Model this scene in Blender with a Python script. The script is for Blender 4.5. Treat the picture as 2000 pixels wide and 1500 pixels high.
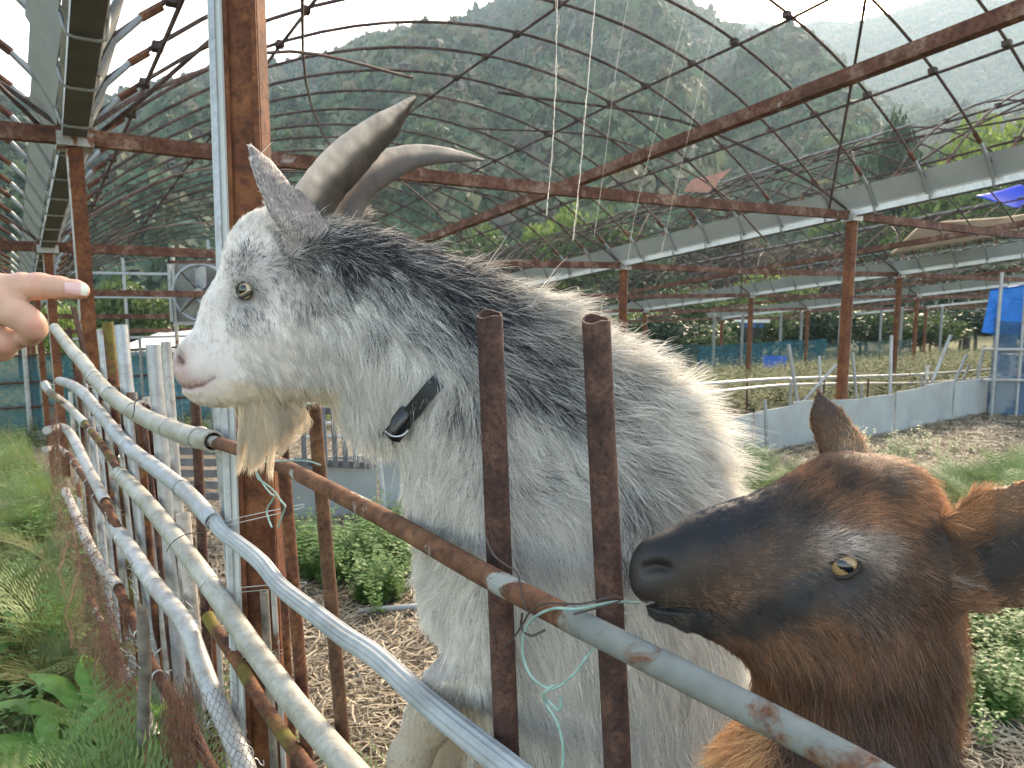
import bpy, math, random
import numpy as np
from mathutils import Vector, Matrix
random.seed(7); RNG = np.random.default_rng(7)
for o in list(bpy.data.objects): bpy.data.objects.remove(o)
SC = bpy.context.scene; COL = SC.collection
# ------------------------------------------------------------------ camera
PITCH = math.radians(7.0); CP, SP = math.cos(PITCH), math.sin(PITCH); EYE = 1.5
cd = bpy.data.cameras.new('camera'); cam = bpy.data.objects.new('camera', cd); COL.objects.link(cam)
cd.lens = 27; cd.sensor_width = 36; cd.clip_start = 0.02; cd.clip_end = 6000
cam.location = (0, 0, EYE); cam.rotation_euler = (math.pi/2 - PITCH, 0, 0); SC.camera = cam
cd.dof.use_dof = True; cd.dof.focus_distance = 1.08; cd.dof.aperture_fstop = 14.0
# ------------------------------------------------------------------ light
SUN_AZ, SUN_EL = math.radians(24), math.radians(27)
w = bpy.data.worlds.new('World'); SC.world = w; w.use_nodes = True
nt = w.node_tree; bg = nt.nodes['Background']
sky = nt.nodes.new('ShaderNodeTexSky'); sky.sky_type = 'NISHITA'; sky.sun_disc = False
sky.sun_elevation = SUN_EL; sky.sun_rotation = SUN_AZ; sky.air_density = 1.0; sky.dust_density = 2.5; sky.ozone_density = 1.0
wb = nt.nodes.new('ShaderNodeMix'); wb.data_type = 'RGBA'; wb.blend_type = 'MULTIPLY'; wb.inputs[0].default_value = 1; wb.inputs[7].default_value = (1.16, 1.0, .80, 1)   # white balance: warm tint added over the whole sky
nt.links.new(sky.outputs[0], wb.inputs[6]); nt.links.new(wb.outputs[2], bg.inputs[0]); bg.inputs[1].default_value = 0.15
sd = bpy.data.lights.new('sun', 'SUN'); sun = bpy.data.objects.new('sun', sd); COL.objects.link(sun)
sd.energy = 1.5; sd.angle = math.radians(10); sd.color = (1.0, 0.86, 0.66)
sdir = Vector((math.sin(SUN_AZ)*math.cos(SUN_EL), math.cos(SUN_AZ)*math.cos(SUN_EL), math.sin(SUN_EL)))
sun.rotation_euler = sdir.to_track_quat('Z', 'Y').to_euler()
SC.view_settings.view_transform = 'Standard'; SC.view_settings.look = 'None'
SC.view_settings.exposure = 2.6; SC.view_settings.gamma = 1.0
try: SC.view_settings.use_curve_mapping = False
except Exception: pass
SC.cycles.max_bounces = 8; SC.cycles.diffuse_bounces = 5; SC.cycles.glossy_bounces = 3
SC.cycles.transmission_bounces = 4; SC.cycles.transparent_max_bounces = 16; SC.cycles.volume_bounces = 0
SC.cycles.use_denoising = True; SC.cycles.sample_clamp_indirect = 6
SC.cycles.volume_max_steps = 32
# ------------------------------------------------------------------ coordinates
BX = np.array([1., 0, 0]); BU = np.array([0, SP, CP]); BF = np.array([0, CP, -SP])
def c2w(p):                                   # camera space (right, up, forward) metres -> world
    p = np.asarray(p, float)
    return p[..., 0:1]*BX + p[..., 1:2]*BU + p[..., 2:3]*BF + np.array([0, 0, EYE])
def cam3(px, py, d): return np.array([(px-1000)/1500*d, (750-py)/1500*d, d])
def P(px, py, d): return c2w(cam3(px, py, d))
def plane_z(x, y): return .815 + .06*x - .104*y
def smin(a, b, k): h = np.clip(.5+.5*(b-a)/k, 0, 1); return b*(1-h)+a*h-k*h*(1-h)
def vnoise(p, seed=0):                        # value noise, p (...,3)
    p = np.asarray(p, float); i = np.floor(p).astype(np.int64); f = p-i; f = f*f*(3-2*f)
    def h(ix, iy, iz):
        n = (ix*374761393 + iy*668265263 + iz*2147483647 + seed*974634777) & 0xffffffff
        n = ((n ^ (n >> 13))*1274126177) & 0xffffffff
        return ((n ^ (n >> 16)) & 0xffff)/65535.0
    r = 0
    for a in (0, 1):
        for b in (0, 1):
            for c in (0, 1):
                wgt = (f[..., 0] if a else 1-f[..., 0])*(f[..., 1] if b else 1-f[..., 1])*(f[..., 2] if c else 1-f[..., 2])
                r = r + wgt*h(i[..., 0]+a, i[..., 1]+b, i[..., 2]+c)
    return r
def fbm(p, oct=4, seed=0):
    p = np.asarray(p, float); r = 0; a = .5; t = 0
    for k in range(oct): r = r + a*vnoise(p*2**k, seed+k*7); t += a; a *= .5
    return r/t
def ground_z(x, y):
    x = np.asarray(x, float); y = np.asarray(y, float)
    z = smin(plane_z(x, y), 0.0*x, .5)
    z = -smin(-z, 2.4+0*z, 1.0)
    q = np.stack([x, y, 0*x], -1)
    return z + .10*(fbm(q*.7, 3, 3)-.5)*np.clip((np.hypot(x, y)-.5)/2, .3, 1)
def gz(x, y): return float(ground_z(np.array(x), np.array(y)))
# ------------------------------------------------------------------ objects
def setp(o, label=None, cat=None, group=None, kind=None):
    if label: o['label'] = label
    if cat: o['category'] = cat
    if group: o['group'] = group
    if kind: o['kind'] = kind
    return o
def empty(name, loc=(0, 0, 0), **k):
    o = bpy.data.objects.new(name, None); o.location = loc; o.empty_display_size = .1; COL.objects.link(o); return setp(o, **k)
def link(name, me, parent=None, **k):
    o = bpy.data.objects.new(name, me); COL.objects.link(o)
    if parent is not None:
        o.parent = parent; o.matrix_parent_inverse = PINV.get(parent.name) or Matrix.Translation(-Vector(parent.location))
    return setp(o, **k)
PINV = {}
def mesh(name, v, f, mats=None, smooth=True, mi=None):
    me = bpy.data.meshes.new(name)
    v = np.asarray(v, np.float32)
    if isinstance(f, np.ndarray):
        n, k = f.shape; me.vertices.add(len(v)); me.vertices.foreach_set('co', v.ravel())
        me.loops.add(n*k); me.loops.foreach_set('vertex_index', f.astype(np.int32).ravel())
        me.polygons.add(n); me.polygons.foreach_set('loop_start', np.arange(0, n*k, k, dtype=np.int32))
        try: me.polygons.foreach_set('loop_total', np.full(n, k, np.int32))
        except Exception: pass
        me.update(calc_edges=True)
    else:
        me.from_pydata(v.tolist(), [], f); me.update()
    if mats is not None:
        for m in (mats if isinstance(mats, (list, tuple)) else [mats]): me.materials.append(m)
    if mi is not None: me.polygons.foreach_set('material_index', np.asarray(mi, np.int32))
    if smooth: me.polygons.foreach_set('use_smooth', np.ones(len(me.polygons), bool))
    me.validate(); return me
class MB:                                     # mesh builder
    def __init__(s): s.v = []; s.f = []; s.m = []; s.n = 0
    def add(s, v, f, m=0):
        v = np.asarray(v, float).reshape(-1, 3); s.v.append(v)
        s.f += [tuple(int(i)+s.n for i in q) for q in f]; s.m += [m]*len(f); s.n += len(v); return s
    def box(s, c, ax, ay, az, m=0):           # centre and three half-axis vectors
        c, ax, ay, az = [np.asarray(q, float) for q in (c, ax, ay, az)]
        v = [c+i*ax+j*ay+k*az for i in (-1, 1) for j in (-1, 1) for k in (-1, 1)]
        return s.add(v, [(0, 1, 3, 2), (4, 6, 7, 5), (0, 4, 5, 1), (2, 3, 7, 6), (0, 2, 6, 4), (1, 5, 7, 3)], m)
    def beam(s, a, b, w, h, up=(0, 0, 1), m=0):
        a = np.asarray(a, float); b = np.asarray(b, float); d = b-a; L = np.linalg.norm(d); d /= L
        sd = np.cross(d, up); sd /= np.linalg.norm(sd); u = np.cross(sd, d)
        return s.box((a+b)/2, d*L/2, sd*w/2, u*h/2, m)
    def tube(s, pts, r, sides=8, m=0, cap=True, rf=None, hollow=0):
        v, f = tube(pts, r, sides, cap, rf, hollow); return s.add(v, f, m)
    def build(s, name, mats, parent=None, smooth=False, **k):
        me = mesh(name, np.concatenate(s.v), s.f, mats, smooth, s.m)
        if smooth: sharp(me)
        return link(name, me, parent, **k)
def sharp(me, ang=40):
    try: me.set_sharp_from_angle(angle=math.radians(ang))
    except Exception: pass
def tube(pts, r, sides=8, cap=True, rf=None, hollow=0):
    pts = np.asarray(pts, float); n = len(pts); r = np.broadcast_to(np.asarray(r, float), (n,)).copy()
    t = np.gradient(pts, axis=0); t /= np.linalg.norm(t, axis=1)[:, None]+1e-12
    up = np.array([0, 0, 1.]) if abs(t[0][2]) < .9 else np.array([1., 0, 0])
    a = np.cross(t[0], up); a /= np.linalg.norm(a); V = []
    th = np.arange(sides)*2*math.pi/sides; k = rf(th) if rf else np.ones(sides)
    def ring(p, ti, av, rad):
        b = np.cross(ti, av); return p+rad*(np.cos(th)[:, None]*av+np.sin(th)[:, None]*b)*k[:, None]
    frames = []
    for i in range(n):
        a = a-t[i]*np.dot(a, t[i]); a /= np.linalg.norm(a); frames.append((pts[i], t[i], a.copy()))
        V.append(ring(pts[i], t[i], a, r[i]))
    rings = n
    if hollow:
        fr = frames[-1]; V.append(ring(fr[0], fr[1], fr[2], r[-1]-hollow)); V.append(ring(fr[0]-fr[1]*r[-1]*4, fr[1], fr[2], r[-1]-hollow)); rings += 2
    F = []
    for i in range(rings-1):
        for j in range(sides):
            F.append((i*sides+j, i*sides+(j+1) % sides, (i+1)*sides+(j+1) % sides, (i+1)*sides+j))
    if cap:
        F.append(tuple(range(sides-1, -1, -1))); F.append(tuple((rings-1)*sides+j for j in range(sides)))
    return np.concatenate(V), F
def crom(pts, n=6):                           # Catmull-Rom resampling
    p = np.asarray(pts, float)
    if len(p) < 3: return np.array([p[0]+(p[-1]-p[0])*t for t in np.linspace(0, 1, n+1)])
    q = np.concatenate([[2*p[0]-p[1]], p, [2*p[-1]-p[-2]]]); out = []
    for i in range(1, len(q)-2):
        for t in np.linspace(0, 1, n, endpoint=False):
            a, b, c, d = q[i-1:i+3]
            out.append(.5*((2*b)+(c-a)*t+(2*a-5*b+4*c-d)*t*t+(3*b-a-3*c+d)*t**3))
    out.append(p[-1]); return np.array(out)
def strands(name, pos, rad, mat, parent=None, col=None, **k):     # pos (n,k,3) world: real hair curves
    n, kk, _ = pos.shape
    hc = bpy.data.hair_curves.new(name); hc.add_curves([kk]*n)
    hc.attributes['position'].data.foreach_set('vector', pos.astype(np.float32).ravel())
    ra = hc.attributes.get('radius') or hc.attributes.new('radius', 'FLOAT', 'POINT')
    ra.data.foreach_set('value', np.broadcast_to(rad, (n, kk)).astype(np.float32).ravel())
    if col is not None:
        ca = hc.attributes.new('tint', 'FLOAT_COLOR', 'CURVE')
        ca.data.foreach_set('color', np.concatenate([col, np.ones((n, 1))], 1).astype(np.float32).ravel())
    hc.materials.append(mat)
    return link(name, hc, parent, **k)
# ------------------------------------------------------------------ materials
class M:
    def __init__(s, name):
        s.m = bpy.data.materials.new(name); s.m.use_nodes = True; s.t = s.m.node_tree; s.b = s.t.nodes['Principled BSDF']
        s.out = s.t.nodes['Material Output']
        s.tc = s.t.nodes.new('ShaderNodeTexCoord')
    def n(s, ty, **k):
        x = s.t.nodes.new(ty)
        for a, b in k.items():
            if a.startswith('i_'): x.inputs[a[2:].replace('_', ' ')].default_value = b
            else: setattr(x, a, b)
        return x
    def l(s, a, b): s.t.links.new(a, b)
    def coord(s, scale=(1, 1, 1), kind='Object', rand=True):
        mp = s.n('ShaderNodeMapping'); mp.inputs['Scale'].default_value = scale; s.l(s.tc.outputs[kind], mp.inputs[0])
        if rand:
            oi = s.n('ShaderNodeObjectInfo'); mu = s.n('ShaderNodeMath', operation='MULTIPLY'); mu.inputs[1].default_value = 37
            s.l(oi.outputs['Random'], mu.inputs[0]); s.l(mu.outputs[0], mp.inputs['Location'])
        return mp.outputs[0]
    def noise(s, scale, detail=6, rough=.6, co=None, dist=0):
        x = s.n('ShaderNodeTexNoise'); x.inputs['Scale'].default_value = scale; x.inputs['Detail'].default_value = detail
        x.inputs['Roughness'].default_value = rough; x.inputs['Distortion'].default_value = dist
        s.l(co if co is not None else s.coord(), x.inputs['Vector']); return x.outputs['Fac']
    def ramp(s, fac, stops):
        x = s.n('ShaderNodeValToRGB'); e = x.color_ramp.elements
        while len(e) < len(stops): e.new(.5)
        for q, (p, c) in zip(e, stops): q.position = p; q.color = (*c, 1) if len(c) == 3 else c
        s.l(fac, x.inputs[0]); return x.outputs[0]
    def mix(s, fac, a, b, mode='MIX'):
        x = s.n('ShaderNodeMix', data_type='RGBA', blend_type=mode)
        for i, v in ((0, fac), (6, a), (7, b)):
            if hasattr(v, 'links') or hasattr(v, 'is_linked'): s.l(v, x.inputs[i])
            else: x.inputs[i].default_value = v if i == 0 else (*v, 1)
        return x.outputs[2]
    def bump(s, h, strength=.4, dist=.01):
        x = s.n('ShaderNodeBump'); x.inputs['Strength'].default_value = strength; x.inputs['Distance'].default_value = dist
        s.l(h, x.inputs['Height']); s.l(x.outputs[0], s.b.inputs['Normal'])
    def base(s, c, rough=.8, metal=0, spec=.5):
        if hasattr(c, 'links') or hasattr(c, 'is_linked'): s.l(c, s.b.inputs['Base Color'])
        else: s.b.inputs['Base Color'].default_value = (*c, 1)
        s.b.inputs['Roughness'].default_value = rough; s.b.inputs['Metallic'].default_value = metal
        s.b.inputs['Specular IOR Level'].default_value = spec; return s
    def translucent(s, col, amt):
        tr = s.n('ShaderNodeBsdfTranslucent'); mx = s.n('ShaderNodeMixShader'); mx.inputs[0].default_value = amt
        if hasattr(col, 'links') or hasattr(col, 'is_linked'): s.l(col, tr.inputs[0])
        else: tr.inputs[0].default_value = (*col, 1)
        s.l(s.b.outputs[0], mx.inputs[1]); s.l(tr.outputs[0], mx.inputs[2]); s.l(mx.outputs[0], s.out.inputs[0])
BR = (0, 0, 0)
def rust(name, dark=(.05, .018, .012), mid=(.13, .042, .02), hot=(.33, .12, .04), zinc=None, z0=.5, z1=.56, scale=14, moss=None):
    dark, mid, hot = [(c_[0]*.74, c_[1]*.88, c_[2]*1.0) for c_ in (dark, mid, hot)]
    m = M(name); n1 = m.noise(scale, 8, .7); n2 = m.noise(scale*6, 5, .7, dist=.3)
    c = m.ramp(n1, [(.32, dark), (.5, mid), (.68, hot)])
    c = m.mix(m.ramp(n2, [(.45, (0, 0, 0)), (.75, (1, 1, 1))]), c, tuple(q*.45 for q in dark))
    if zinc:
        n3 = m.noise(scale*.55, 9, .68, co=m.coord((1, 1, 1)), dist=.8)
        zc = m.ramp(m.noise(scale*2, 5), [(.3, tuple(q*.8 for q in zinc)), (.7, zinc)])
        c = m.mix(m.ramp(n3, [(z0, (0, 0, 0)), (z1, (1, 1, 1))]), c, zc)
    if moss: c = m.mix(m.ramp(m.noise(8, 6), [(.5, (0, 0, 0)), (.62, (1, 1, 1))]), c, moss)
    m.base(c, .85, 0, .3); m.bump(n2, .35, .002); return m.m
def galv(name, c=(.42, .43, .43), metal=.35, dirt=(.16, .13, .10), rustc=None, rough=.42):
    m = M(name); v = m.n('ShaderNodeTexVoronoi'); v.inputs['Scale'].default_value = 90; m.l(m.coord(), v.inputs['Vector'])
    sp = m.ramp(v.outputs['Color'], [(0, tuple(q*.85 for q in c)), (1, tuple(min(1, q*1.12) for q in c))])
    k = m.mix(m.ramp(m.noise(9, 8, .7, dist=.5), [(.5, (0, 0, 0)), (.78, (.8, .8, .8))]), sp, dirt)
    if rustc: k = m.mix(m.ramp(m.noise(5, 8, .7, dist=.6), [(.53, (0, 0, 0)), (.6, (1, 1, 1))]), k, rustc)
    m.base(k, rough, metal); m.bump(m.noise(60, 4), .1, .002); return m.m
def pvc(name, c=(.62, .63, .63), dirt=(.22, .2, .16)):
    m = M(name); n = m.noise(7, 8, .72, dist=.4); k = m.mix(m.ramp(n, [(.38, (0, 0, 0)), (.68, (.9, .9, .9))]), c, dirt); k = m.mix(m.ramp(m.noise(38, 7, .75, dist=1.2), [(.47, (0, 0, 0)), (.66, (.7, .7, .7))]), k, dirt)
    k = m.mix(m.ramp(m.noise(150, 3, .6), [(.68, (0, 0, 0)), (.74, (1, 1, 1))]), k, (.08, .07, .06))
    m.base(k, .42); m.bump(m.noise(40, 5), .12, .002); return m.m
def plain(name, c, rough=.8, var=.25, scale=6, metal=0, bumpd=0, trans=0, alpha=1):
    m = M(name); k = m.ramp(m.noise(scale, 6, .65), [(.3, tuple(q*(1-var) for q in c)), (.7, tuple(min(1, q*(1+var)) for q in c))])
    m.base(k, rough, metal)
    if bumpd: m.bump(m.noise(scale*5, 5), .5, bumpd)
    if trans: m.translucent(k, trans)
    return m.m
def leafmat(name, cols, trans=.35, rough=.55, scale=3, attr=False):
    m = M(name); oi = m.n('ShaderNodeObjectInfo'); geo = m.n('ShaderNodeNewGeometry')
    st = [(i/(len(cols)-1) if len(cols) > 1 else 0, c) for i, c in enumerate(cols)]
    k = m.ramp(geo.outputs['Random Per Island'], st)
    if attr:
        k2 = m.ramp(oi.outputs['Random'], st); k = m.mix(.8, k, k2)
    m.base(k, rough, 0, .35); m.translucent(k, trans); return m.m
MAT = dict(
    rust=rust('rusted_steel'), rust_post=rust('dark_rusted_pipe', (.04, .018, .014), (.105, .045, .03), (.2, .085, .05), scale=26),
    rust_col=rust('orange_rusted_channel', (.09, .028, .014), (.2, .06, .022), (.32, .11, .035), scale=7),
    rust_zinc=rust('rusting_galvanised_pipe', (.1, .04, .02), (.2, .075, .035), (.3, .13, .06), zinc=(.30, .30, .27), z0=.55, z1=.57, scale=9),
    rust_zinc2=rust('worn_galvanised_pipe', (.1, .04, .02), (.2, .075, .035), (.3, .13, .06), zinc=(.20, .205, .185), z0=.38, z1=.47, scale=18),
    rust_moss=rust('mossy_rusted_pipe', moss=(.13, .11, .02)),
    hoop=rust('rusted_hoop_pipe', (.045, .026, .022), (.095, .052, .04), (.2, .11, .08), scale=5),
    beam=rust('rusted_beam', (.08, .028, .016), (.17, .06, .03), (.38, .2, .13), zinc=(.4, .37, .34), z0=.62, z1=.70, scale=6),
    galv=galv('galvanised_steel', (.32, .33, .34)), galv_dark=galv('weathered_galvanised_steel', (.22, .23, .23), .3),
    galv_rust=galv('galvanised_steel_with_rust', (.36, .36, .35), .3, rustc=(.16, .055, .025)),
    pvc=pvc('white_pvc_pipe', (.44, .44, .44)), pvc_cream=pvc('cream_pvc_pipe', (.40, .39, .34), (.18, .155, .11)), pvc_blue=pvc('bluish_pvc_pipe', (.38, .41, .45)),
    pvc_dirty=pvc('dirty_white_pvc_pipe', (.5, .48, .44), (.15, .1, .07)),
    pvc_grey=plain('grey_pvc', (.16, .18, .2), .5), wire=galv('galvanised_wire', (.5, .5, .5), .7, rough=.35),
    wire_dark=plain('dark_wire', (.05, .035, .03), .6), wire_green=plain('green_coated_wire', (.24, .36, .31), .5, .25, 60),
    wood=plain('weathered_wood', (.16, .14, .115), .9, .5, 18, bumpd=.004), greywood=plain('grey_weathered_boards', (.13, .13, .135), .9, .3, 9, bumpd=.003),
    panel=plain('grey_fibre_cement_panel', (.3, .32, .32), .85, .18, 3, bumpd=.003), white=plain('white_painted_sheet', (.7, .68, .62), .6, .06),
)
# ------------------------------------------------------------------ ground, straw, hills
def polar_grid(azs, rs, zf, name, mats, kind='structure'):
    A, R = np.meshgrid(azs, rs, indexing='ij'); X = np.sin(A)*R; Y = np.cos(A)*R; Z = zf(X, Y, A, R)
    V = np.stack([X, Y, Z], -1).reshape(-1, 3); n, m = len(azs), len(rs)
    i, j = np.meshgrid(np.arange(n-1), np.arange(m-1), indexing='ij'); a = (i*m+j).ravel()
    F = np.stack([a, a+1, a+m+1, a+m], 1)[:, ::-1]
    return link(name, mesh(name, V, F.copy(), mats), kind=kind), V
def ground_mat():
    m = M('straw_strewn_soil'); co = m.coord(kind='Object', rand=False)
    n1 = m.noise(1.1, 8, .65, co); n2 = m.noise(38, 8, .75, co, .6); n3 = m.noise(9, 6, .7, co)
    soil = m.ramp(n2, [(.3, (.045, .034, .026)), (.5, (.12, .092, .065)), (.66, (.27, .22, .15))])
    green = m.ramp(n2, [(.3, (.03, .045, .016)), (.7, (.13, .16, .05))])
    g = m.ramp(n3, [(.5, (0, 0, 0)), (.62, (1, 1, 1))])
    sep = m.n('ShaderNodeSeparateXYZ'); m.l(m.tc.outputs['Object'], sep.inputs[0])
    # outside the pen (left of the fence line) and far away the ground is grassy
    a = m.n('ShaderNodeMath', operation='MULTIPLY'); a.inputs[1].default_value = 1.25; m.l(sep.outputs[0], a.inputs[0])
    b = m.n('ShaderNodeMath', operation='ADD'); m.l(a.outputs[0], b.inputs[0]); m.l(sep.outputs[1], b.inputs[1])
    lft = m.n('ShaderNodeMapRange'); lft.inputs[1].default_value = .9; lft.inputs[2].default_value = .3; m.l(b.outputs[0], lft.inputs[0])
    far = m.n('ShaderNodeMapRange'); far.inputs[1].default_value = 9; far.inputs[2].default_value = 12; m.l(sep.outputs[1], far.inputs[0])
    mx = m.n('ShaderNodeMath', operation='MAXIMUM'); m.l(lft.outputs[0], mx.inputs[0]); m.l(far.outputs[0], mx.inputs[1])
    k0 = m.mix(m.mix(.3, (0, 0, 0), g), soil, green); k1 = m.mix(m.ramp(n1, [(.35, (.3, .3, .3)), (.6, (1, 1, 1))]), soil, green)
    k = m.mix(mx.outputs[0], k0, k1); m.base(k, .95, 0, .2); m.bump(n2, .8, .02); return m.m
azs = np.radians(np.linspace(-88, 88, 241)); rs = np.concatenate([np.linspace(.0, 6, 90), np.geomspace(6.1, 1150, 90)])
ground, _ = polar_grid(azs, rs, lambda X, Y, A, R: ground_z(X, Y), 'ground', ground_mat())
# ridge lines measured along the skyline: azimuth (photo column) -> row
f7 = math.cos(PITCH)
def skyline(cols, rows):
    az, te = [], []
    for c, r in zip(cols, rows):
        d = c2w(cam3(c, r, 1.0))-np.array([0, 0, EYE]); az.append(math.atan2(d[0], d[1])); te.append(d[2]/math.hypot(d[0], d[1]))
    return np.array(az), np.array(te)
sA = skyline([-900, -400, -150, 0, 196, 400, 500, 630, 700, 780, 860, 924, 996, 1080, 1180, 1316, 1360, 1416, 1488, 1640, 1800, 2050, 2500], [330, 300, 250, 218, 204, 172, 145, 122, 103, 83, 66, 43, 8, -22, -30, 6, 28, 52, 92, 170, 240, 330, 420])
sB = skyline([900, 1200, 1416, 1488, 1560, 1600, 1660, 1740, 1792, 1850, 1950, 2100, 2500, 3200], [140, 90, 52, 44, 55, 40, 46, 28, 8, -12, -40, -50, 20, 200])
RA, RB = 430.0, 900.0; sA = (sA[0], sA[1]-3.5/430); sB = (sB[0], sB[1]-4.0/900)   # the crowns stand above the terrain
def hA(X, Y, A, R):
    te = np.interp(A, sA[0], sA[1]); q = np.clip((R-75)/(RA-75), 0, 1)
    spur = fbm(np.stack([A*9, R/150, 0*A], -1), 4, 11)-.5; spur2 = np.abs(np.sin(A*13+fbm(np.stack([A*3, R/200, 0*A], -1), 3, 5)*5))-.5
    crest = te*RA; prof = q**1.15
    z = -4+(crest+4)*prof+(spur*55+spur2*20)*np.sin(q*math.pi)**.8
    beyond = np.clip((R-RA)/200, 0, 1); return np.where(R > RA, crest*(1-beyond)-4*beyond, z)
def hB(X, Y, A, R):
    te = np.interp(A, sB[0], sB[1]); q = np.clip((R-470)/(RB-470), 0, 1); spur = fbm(np.stack([A*8, R/250, 0*A], -1), 4, 21)-.5
    z = (te*RB+6)*q**.9-6+spur*110*np.sin(q*math.pi); beyond = np.clip((R-RB)/300, 0, 1)
    return np.where(R > RB, te*RB*(1-beyond)-6*beyond, z)
hill_mat = plain('forest_floor', (.028, .045, .022), .95, .4, .03)
mtA, VA = polar_grid(np.radians(np.linspace(-62, 62, 260)), np.concatenate([np.linspace(75, RA, 90), np.linspace(RA+8, RA+200, 8)]), hA, 'mountain', hill_mat)
mtB, VB = polar_grid(np.radians(np.linspace(-20, 66, 200)), np.concatenate([np.linspace(470, RB, 60), np.linspace(RB+10, RB+300, 6)]), hB, 'mountain', hill_mat)
# ------------------------------------------------------------------ scattering (geometry nodes instances of loose variants)
def variants(name, meshes):
    c = bpy.data.collections.new(name)
    for me in meshes:
        o = bpy.data.objects.new(name+'_source', me); c.objects.link(o)
    return c
def scatter(name, pts, coll, scale, rotz=None, tilt=None, parent=None, **k):
    pts = np.asarray(pts, np.float32); n = len(pts); me = bpy.data.meshes.new(name); me.vertices.add(n); me.vertices.foreach_set('co', pts.ravel())
    a = me.attributes.new('sc', 'FLOAT_VECTOR', 'POINT'); s = np.asarray(scale, np.float32)
    if s.ndim == 1: s = np.repeat(s[:, None], 3, 1)
    a.data.foreach_set('vector', s.ravel())
    r = np.zeros((n, 3), np.float32); r[:, 2] = RNG.uniform(0, 6.283, n) if rotz is None else rotz
    if tilt is not None: r[:, 0] = tilt[:, 0]; r[:, 1] = tilt[:, 1]
    b = me.attributes.new('ro', 'FLOAT_VECTOR', 'POINT'); b.data.foreach_set('vector', r.ravel())
    o = link(name, me, parent, **k)
    g = bpy.data.node_groups.new(name+'_nodes', 'GeometryNodeTree')
    g.interface.new_socket('Geometry', in_out='INPUT', socket_type='NodeSocketGeometry'); g.interface.new_socket('Geometry', in_out='OUTPUT', socket_type='NodeSocketGeometry')
    N = g.nodes; gi = N.new('NodeGroupInput'); go = N.new('NodeGroupOutput'); ci = N.new('GeometryNodeCollectionInfo'); ip = N.new('GeometryNodeInstanceOnPoints')
    ci.inputs['Collection'].default_value = coll; ci.inputs['Separate Children'].default_value = True; ci.inputs['Reset Children'].default_value = True
    ip.inputs['Pick Instance'].default_value = True
    rv = N.new('FunctionNodeRandomValue'); rv.data_type = 'INT'; rv.inputs[4].default_value = 0; rv.inputs[5].default_value = len(coll.objects)-1
    for nm, sk in (('sc', 'Scale'), ('ro', 'Rotation')):
        at = N.new('GeometryNodeInputNamedAttribute'); at.data_type = 'FLOAT_VECTOR'; at.inputs[0].default_value = nm; g.links.new(at.outputs[0], ip.inputs[sk])
    g.links.new(gi.outputs[0], ip.inputs['Points']); g.links.new(ci.outputs[0], ip.inputs['Instance']); g.links.new(rv.outputs[2], ip.inputs['Instance Index'])
    g.links.new(ip.outputs[0], go.inputs[0]); md = o.modifiers.new('scatter', 'NODES'); md.node_group = g; return o
def ball_dirs(n, up=0):
    d = RNG.normal(size=(n, 3)); d /= np.linalg.norm(d, axis=1)[:, None]
    if up: d[:, 2] = np.where(d[:, 2] < -up, -d[:, 2], d[:, 2])
    return d
def cards(c, nrm, size, asp=.6):               # leaf quads: centres, normals, sizes -> verts, faces
    n = len(c); r = RNG.normal(size=(n, 3)); a = np.cross(nrm, r); a /= np.linalg.norm(a, axis=1)[:, None]+1e-9; b = np.cross(nrm, a); b /= np.linalg.norm(b, axis=1)[:, None]+1e-9
    s = np.broadcast_to(size, (n,))[:, None]
    V = np.stack([c-a*s, c-b*s*asp+a*s*.1, c+a*s, c+b*s*asp+a*s*.1], 1).reshape(-1, 3); F = np.arange(4*n).reshape(n, 4); return V, F
forest_greens = [(.02, .05, .022), (.03, .07, .026), (.05, .09, .03), (.025, .06, .032), (.08, .11, .035), (.14, .11, .06), (.04, .08, .03), (.13, .10, .08), (.07, .12, .04)]
forest_greens = [tuple(q*1.2 for q in c_) for c_ in forest_greens]
m_far = leafmat('distant_forest_leaves', forest_greens, .2, .7, attr=True)
fc = []
for q in range(6):
    lob = ball_dirs(9, .2)*np.array([.55, .55, .4]); lr = RNG.uniform(.35, .6, 9); k = RNG.integers(0, 9, 520); d = ball_dirs(520, .3)
    p = lob[k]+d*lr[k][:, None]*RNG.uniform(.8, 1.05, 520)[:, None]
    if q in (2, 5): p = d*np.array([.45, .45, 1.0])*(1-.0*d[:, 2:3]); p[:, :2] *= (1-.45*(p[:, 2:3]+.4)); 
    v, f = cards(p, d+RNG.normal(size=d.shape)*.5, RNG.uniform(.09, .19, 520), .8); fc.append(mesh('forest_tree_crown', v, f, m_far, False))
    ico = ball_dirs(1)
fcoll = variants('far_crown', fc)
def on_hill(fn, n, a0, a1, r0, r1, p=1.0):
    A = np.radians(RNG.uniform(a0, a1, n)); R = r0+(r1-r0)*RNG.uniform(0, 1, n)**p; X = np.sin(A)*R; Y = np.cos(A)*R; return np.stack([X, Y, fn(X, Y, A, R)], -1)
pa = on_hill(hA, 17000, -45, 50, 82, RA+6, .75); sa = RNG.uniform(3.6, 8.2, len(pa))*np.clip(.75+np.hypot(pa[:, 0], pa[:, 1])/900, 0, 1.3)
scatter('mountain_forest', pa, fcoll, np.stack([sa, sa, sa*RNG.uniform(.9, 1.5, len(pa))], 1), kind='stuff')
pb = on_hill(hB, 16000, 4, 48, 480, RB+8, .8); sb = RNG.uniform(5, 8.5, len(pb))
scatter('far_mountain_forest', pb, fcoll, sb, kind='stuff')
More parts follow.
